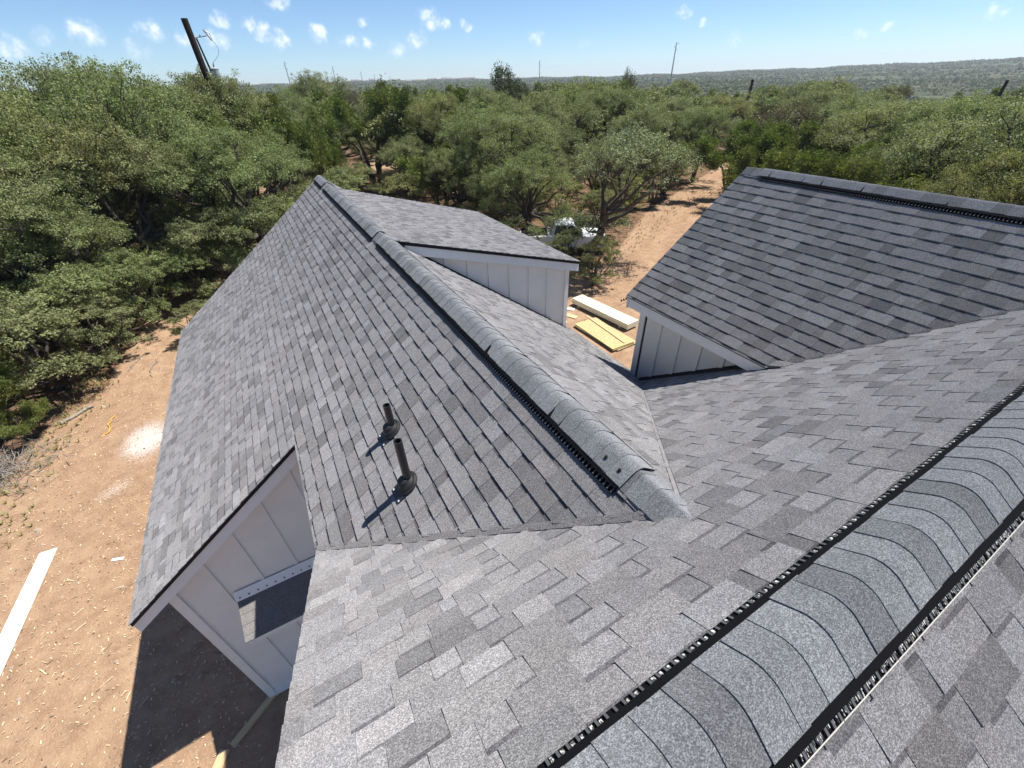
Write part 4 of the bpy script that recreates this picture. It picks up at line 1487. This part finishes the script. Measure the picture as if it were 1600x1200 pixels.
# ------------------------------------------------------------------ white pickup truck
def pickup(cx, cy, hd):
    root = empty('pickup_truck', (cx, cy, 0), 'white pickup truck half hidden behind the leaning oak', 'truck')
    c, s = math.cos(hd), math.sin(hd)

    def W(p):
        return (cx + p[0] * c - p[1] * s, cy + p[0] * s + p[1] * c, p[2])

    def put(q, name, mat, par=root, bevel=0, smooth=False):
        q.v = [W(p) for p in q.v]
        return q.build(name, mat, par, bevel=bevel, smooth=smooth)
    q = MB()                                    # lower body with bonnet and bed sides (profile along x, front +x)
    prof = [(-2.72, .48), (2.62, .42), (2.72, .62), (2.70, .98), (2.45, 1.08), (1.15, 1.18), (-.75, 1.22), (-2.70, 1.20)]
    q.prism([(x, -.96, z) for x, z in prof], (0, 1.92, 0))
    body = put(q, 'body', 'truck_white', bevel=.05)
    q = MB(); q.box(-2.6, -.95, -.80, .80, 1.0, 1.235); put(q, 'bed', 'hollow')
    q = MB()                                    # cab
    b0 = [(-.72, -.92, 1.2), (1.30, -.92, 1.17), (1.30, .92, 1.17), (-.72, .92, 1.2)]
    t0 = [(-.55, -.74, 1.86), (.55, -.74, 1.88), (.55, .74, 1.88), (-.55, .74, 1.86)]
    q.hexa(b0 + t0); cab = put(q, 'cab', 'truck_white', bevel=.06)
    q = MB(); q.face([(1.225, -.80, 1.255), (1.225, .80, 1.255), (.665, .68, 1.80), (.665, -.68, 1.80)]); q.v = [(x + .03, y, z + .02) for x, y, z in q.v]; put(q, 'windscreen', 'truck_glass', cab)
    for sd in (-1, 1):
        for xa_, xb_, xc_, xd_ in ((-.60, .22, .16, -.48), (.30, 1.08, .56, .24)):
            q = MB(); q.prism([(xa_, sd * .915, 1.27), (xb_, sd * .915, 1.27), (xc_, sd * .775, 1.78), (xd_, sd * .775, 1.78)], (0, sd * .015, .004)); put(q, 'window', 'truck_glass', cab)
        for wx in (-1.72, 1.72):
            q = MB(); q.lathe((wx, sd * .74, .39), (0, sd, 0), [(.0, 0), (.36, 0), (.39, .04), (.39, .20), (.36, .235), (.24, .235)], 24); wh = put(q, 'wheel', 'tyre')
            q = MB(); q.lathe((wx, sd * .97, .39), (0, sd, 0), [(.0, 0), (.235, 0), (.235, .015), (.08, .03)], 16); put(q, 'rim', 'galv', wh)
        q = MB(); q.box(2.62, 2.735, sd * .88 - .12, sd * .88 + .05, .78, .96); put(q, 'headlight', 'lamp')
        q = MB(); q.box(.86, 1.02, sd * .93, sd * 1.12, 1.22, 1.40); put(q, 'mirror', 'truck_white')
        q = MB(); q.box(.05, .20, sd * .962, sd * .985, 1.02, 1.05); put(q, 'door_handle', 'black_metal', body)
    q = MB(); q.box(2.66, 2.74, -.62, .62, .66, .94); put(q, 'grille', 'black_metal')
    q = MB(); q.box(2.55, 2.80, -.95, .95, .42, .60); put(q, 'bumper', 'galv')
    q = MB(); q.box(-2.82, -2.70, -.95, .95, .46, .62); put(q, 'bumper', 'galv')


pickup(15.75, 21.75, math.radians(-30))

# ------------------------------------------------------------------ building material in the yard
def slab(name, c, l, w, h, z, ang, mat, label=None, cat=None, group=None, parent=None, tilt=0, mats=None):
    q = MB()
    ca, sa = math.cos(ang), math.sin(ang)
    co = []
    for zz in (0, h):
        for x, y in ((-l / 2, -w / 2), (l / 2, -w / 2), (l / 2, w / 2), (-l / 2, w / 2)):
            co.append((x, y, zz))
    q.hexa(co)
    if mats:
        q.mi = [1, 0, 1, 1, 1, 1]
    me = q
    o = me.build(name, mats or mat, parent, origin=(0, 0, 0))
    o.location = Vector((c[0], c[1], z)) - (wl(parent) if parent else Vector((0, 0, 0)))
    o.rotation_euler = (tilt, 0, ang)
    WLOC[o.name] = Vector((c[0], c[1], z))
    return tag(o, label, cat, group)


# stack of OSB sheets
a0 = math.radians(90)
for k, (dx, dy, da) in enumerate(((.14, -.05, .05), (.07, .03, -.035), (-.02, -.02, .02), (.03, .04, -.01), (0, 0, 0))):
    slab('osb_sheet', (10.92 + dx, 11.75 + dy), 2.55, 1.16, .016, .05 + k * .022, a0 + da, None,
         'topmost orange sheet of the OSB stack in the courtyard' if k == 4 else 'lower sheet in the OSB stack with green edge', 'board', None if k == 4 else 'lower OSB sheets', mats=['osb', 'osb_edge'])
slab('timber_strip', (11.15, 11.95), 2.75, .09, .03, .05 + 5 * .022 + .002, a0 - .06, 'pine', 'pale timber strip lying on top of the OSB stack', 'timber')
slab('osb_scrap', (10.75, 14.05), .9, .30, .02, .02, math.radians(115), 'pine', 'small pale wood scrap beside the dormer corner', 'board')
slab('osb_offcut', (13.9, 11.9), 1.3, .7, .02, .02, math.radians(55), 'osb', 'loose orange OSB offcut beside the right wing wall', 'board')
for (x, y, l, a) in ((10.35, 14.2, .5, .4), (10.2, 13.7, .4, 1.4), (11.2, 14.5, .35, 2.2)):
    slab('white_scrap', (x, y), l, .22, .04, .01, a, 'trim_white', 'white scrap lying near the dormer corner', 'scrap', 'white scraps by the dormer')
# bundle of hollow boards
bc, ba = (12.12, 13.22), math.radians(97)
bund = empty('board_bundle', (bc[0], bc[1], 0), 'pale bundle of hollow boards on the ground behind the OSB stack', 'bundle')
for k in range(4):
    off_ = (k - 1.5) * .17
    cx, cy = bc[0] - math.sin(ba) * off_, bc[1] + math.cos(ba) * off_
    o = slab('board', (cx, cy), 3.5, .168, .25, .10, ba, 'pale_board', parent=bund)
    ex, ey = cx - math.cos(ba) * 1.752, cy - math.sin(ba) * 1.752
    slab('hollow_end', (ex, ey), .006, .09, .10, .17, ba, 'hollow', parent=o)
for s in (-1.2, 1.25):
    slab('strap', (bc[0] + math.cos(ba) * s, bc[1] + math.sin(ba) * s), .03, .690, .256, .098, ba, 'nail_strip', parent=bund)
for s in (-1.3, 1.3):
    slab('skid', (bc[0] + math.cos(ba) * s, bc[1] + math.sin(ba) * s), .09, .72, .097, .0, ba, 'pine', parent=bund)

# boards on the left
slab('primed_board', (-7.42, 8.45), 4.5, .34, .025, .02, math.radians(86.5), 'primed_board', 'long white board lying on the dirt at the left edge', 'board')
slab('plank', (-2.98, 4.46), .95, .11, .045, .0, math.radians(34), 'pine', 'short pine plank on the ground at the foot of the gable corner', 'plank')
slab('plank', (-3.62, 3.97), .55, .16, .03, .0, math.radians(60), 'pine', 'plank end in the sun at the bottom of the picture', 'plank')
slab('board_scrap', (-5.75, 9.55), .26, .07, .01, .01, math.radians(-20), 'trim_white', 'tiny white scrap on the dirt near the wing eave', 'scrap')

# pale log and brush pile
q = MB(); random.seed(3)
wiggle(q, (-8.35, 16.75, .06), (-7.6, 17.4, .07), .06, .045, 5, .03, 8)
tag(q.build('log', 'dead_wood', smooth=True), 'short pale log at the edge of the oak thicket', 'log')
q = MB()
for k in range(520):
    a = random.uniform(0, 6.28); r_ = abs(random.gauss(0, .55))
    c = Vector((-9.35 + r_ * math.cos(a) * 1.2, 14.7 + r_ * math.sin(a) * 1.5, random.uniform(.02, .55) * max(.1, 1 - r_ / 1.6)))
    d = Vector((random.gauss(0, 1), random.gauss(0, 1), random.gauss(0, .35))).normalized() * random.uniform(.2, .75)
    wiggle(q, c - d * .5, c + d * .5, random.uniform(.006, .014), .003, 2, .10, 4)
tag(q.build('brush_pile', 'dead_wood'), 'grey pile of dry brush on the dirt at the left edge', 'brush')
for k, (x, y) in enumerate(((-6.0, 18.6), (-7.0, 15.2), (-6.9, 19.6))):
    q = MB()
    p = Vector((x, y, .03))
    for i in range(9):
        n_ = p + Vector((random.uniform(-.12, .16), random.uniform(.06, .2), random.uniform(-.01, .01)))
        n_.z = max(n_.z, .02)
        q.tube(p, n_, .014, sides=5); p = n_
    tag(q.build('fallen_branch' if k else 'dry_branch', 'cord_yellow' if k == 1 else 'dead_wood'),
        ('crooked dry branch on the dirt strip near its far end', 'yellow bent strip on the dirt near the pale log', 'dark crooked branch at the foot of the thicket')[k], 'branch')

# wood chips and twigs strewn over the dirt
random.seed(14)
for nm, mt, cnt in (('wood_chips', 'chip', 9000), ('dark_litter', 'chip_dark', 3000)):
    q = MB()
    for k in range(cnt):
        if random.random() < .62:
            x, y = random.uniform(-8.6, -2.9), random.uniform(1.5, 22)
            if x < -8.0 and y > 16:
                continue
        else:
            x, y = random.uniform(9, 30), random.uniform(8, 24)
        l, w = random.uniform(.012, .06), random.uniform(.006, .018)
        if random.random() < .03:
            l *= 3.5
        a = random.uniform(0, 6.28); ca, sa = math.cos(a), math.sin(a)
        t = random.uniform(-.02, .02)
        q.face([(x + (-l * ca + w * sa) / 2, y + (-l * sa - w * ca) / 2, .012), (x + (l * ca + w * sa) / 2, y + (l * sa - w * ca) / 2, .016 + abs(t)),
                (x + (l * ca - w * sa) / 2, y + (l * sa + w * ca) / 2, .022 + abs(t)), (x + (-l * ca - w * sa) / 2, y + (-l * sa + w * ca) / 2, .017)])
    tag(q.build(nm, mt, kind='stuff'), 'pale wood chips strewn over the dirt' if nm == 'wood_chips' else 'dark leaf litter and twigs strewn over the dirt', 'chips' if nm == 'wood_chips' else 'litter')

# weeds at the edges of the clearing, stones, ruts
random.seed(33)
q = MB()
for k in range(900):
    if k < 520:
        y = random.uniform(9, 26); x = -8.5 + .13 * (y - 15) + random.gauss(0, .45)
    else:
        t = random.random(); x = 11 + 26 * t; y = 17.2 + 11 * t + random.gauss(0, 1.1)
    for i in range(random.randint(5, 12)):
        a = random.uniform(0, 6.28); l = random.uniform(.05, .22); b_ = .012
        tx, ty = x + math.cos(a) * l * .6, y + math.sin(a) * l * .6
        ox, oy = -math.sin(a) * b_, math.cos(a) * b_
        q.face([(x - ox, y - oy, 0), (x + ox, y + oy, 0), (tx, ty, l)])
tag(q.build('weeds', 'weed', kind='stuff'), 'dry weeds along the edges of the dirt', 'weeds')
q = MB()
for k in range(300):
    x, y = (random.uniform(-8.4, -3), random.uniform(3, 22)) if k < 160 else (random.uniform(10, 30), random.uniform(9, 23))
    r_ = random.uniform(.012, .045) * (1.8 if random.random() < .06 else 1)
    n = len(q.v); a = random.uniform(0, 6.28)
    for i in range(5):
        t = a + i * 1.2566
        q.v.append((x + math.cos(t) * r_ * random.uniform(.8, 1.3), y + math.sin(t) * r_ * random.uniform(.8, 1.3), 0))
    for i in range(5):
        t = a + .3 + i * 1.2566
        q.v.append((x + math.cos(t) * r_ * .6, y + math.sin(t) * r_ * .6, r_ * random.uniform(.4, .8)))
    for i in range(5):
        j = (i + 1) % 5
        q.f.append((n + i, n + j, n + 5 + j, n + 5 + i)); q.mi.append(0)
    q.f.append(tuple(n + 5 + i for i in range(5))); q.mi.append(0)
tag(q.build('stones', 'stone', kind='stuff'), 'small pale stones scattered on the dirt', 'stones')
for (a, b_, lb) in (((65.2, 46.1, GZ - 1.5), (91.8, 27, GZ - 2.4), 'thin power line between the two poles in the right wood'),):
    q = MB(); a, b_ = Vector(a), Vector(b_); prev = a
    for i in range(1, 25):
        k = i / 24
        p = a.lerp(b_, k) - Vector((0, 0, 1.5 * 4 * k * (1 - k)))
        q.tube(prev, p, .011, sides=4, cap=False); prev = p
    tag(q.build('power_line', 'steel_grey'), lb, 'wire')

# ------------------------------------------------------------------ haze
q = MB(); q.box(-4000, 4000, -4000, 4000, -45, 75)
hz = q.build('haze', 'felt', kind='stuff', origin=(0, 0, -45))
hz.data.materials.clear()
m = bpy.data.materials.new('haze_air'); m.use_nodes = True
nt = m.node_tree; nt.nodes.clear()
pv = nt.nodes.new('ShaderNodeVolumePrincipled')
pv.inputs['Color'].default_value = (.86, .92, 1.0, 1)
pv.inputs['Density'].default_value = 0.00020
pv.inputs['Anisotropy'].default_value = 0.2
out = nt.nodes.new('ShaderNodeOutputMaterial')
nt.links.new(pv.outputs[0], out.inputs['Volume'])
hz.data.materials.append(m)
tag(hz, 'thin pale summer haze over the far woods', 'haze')
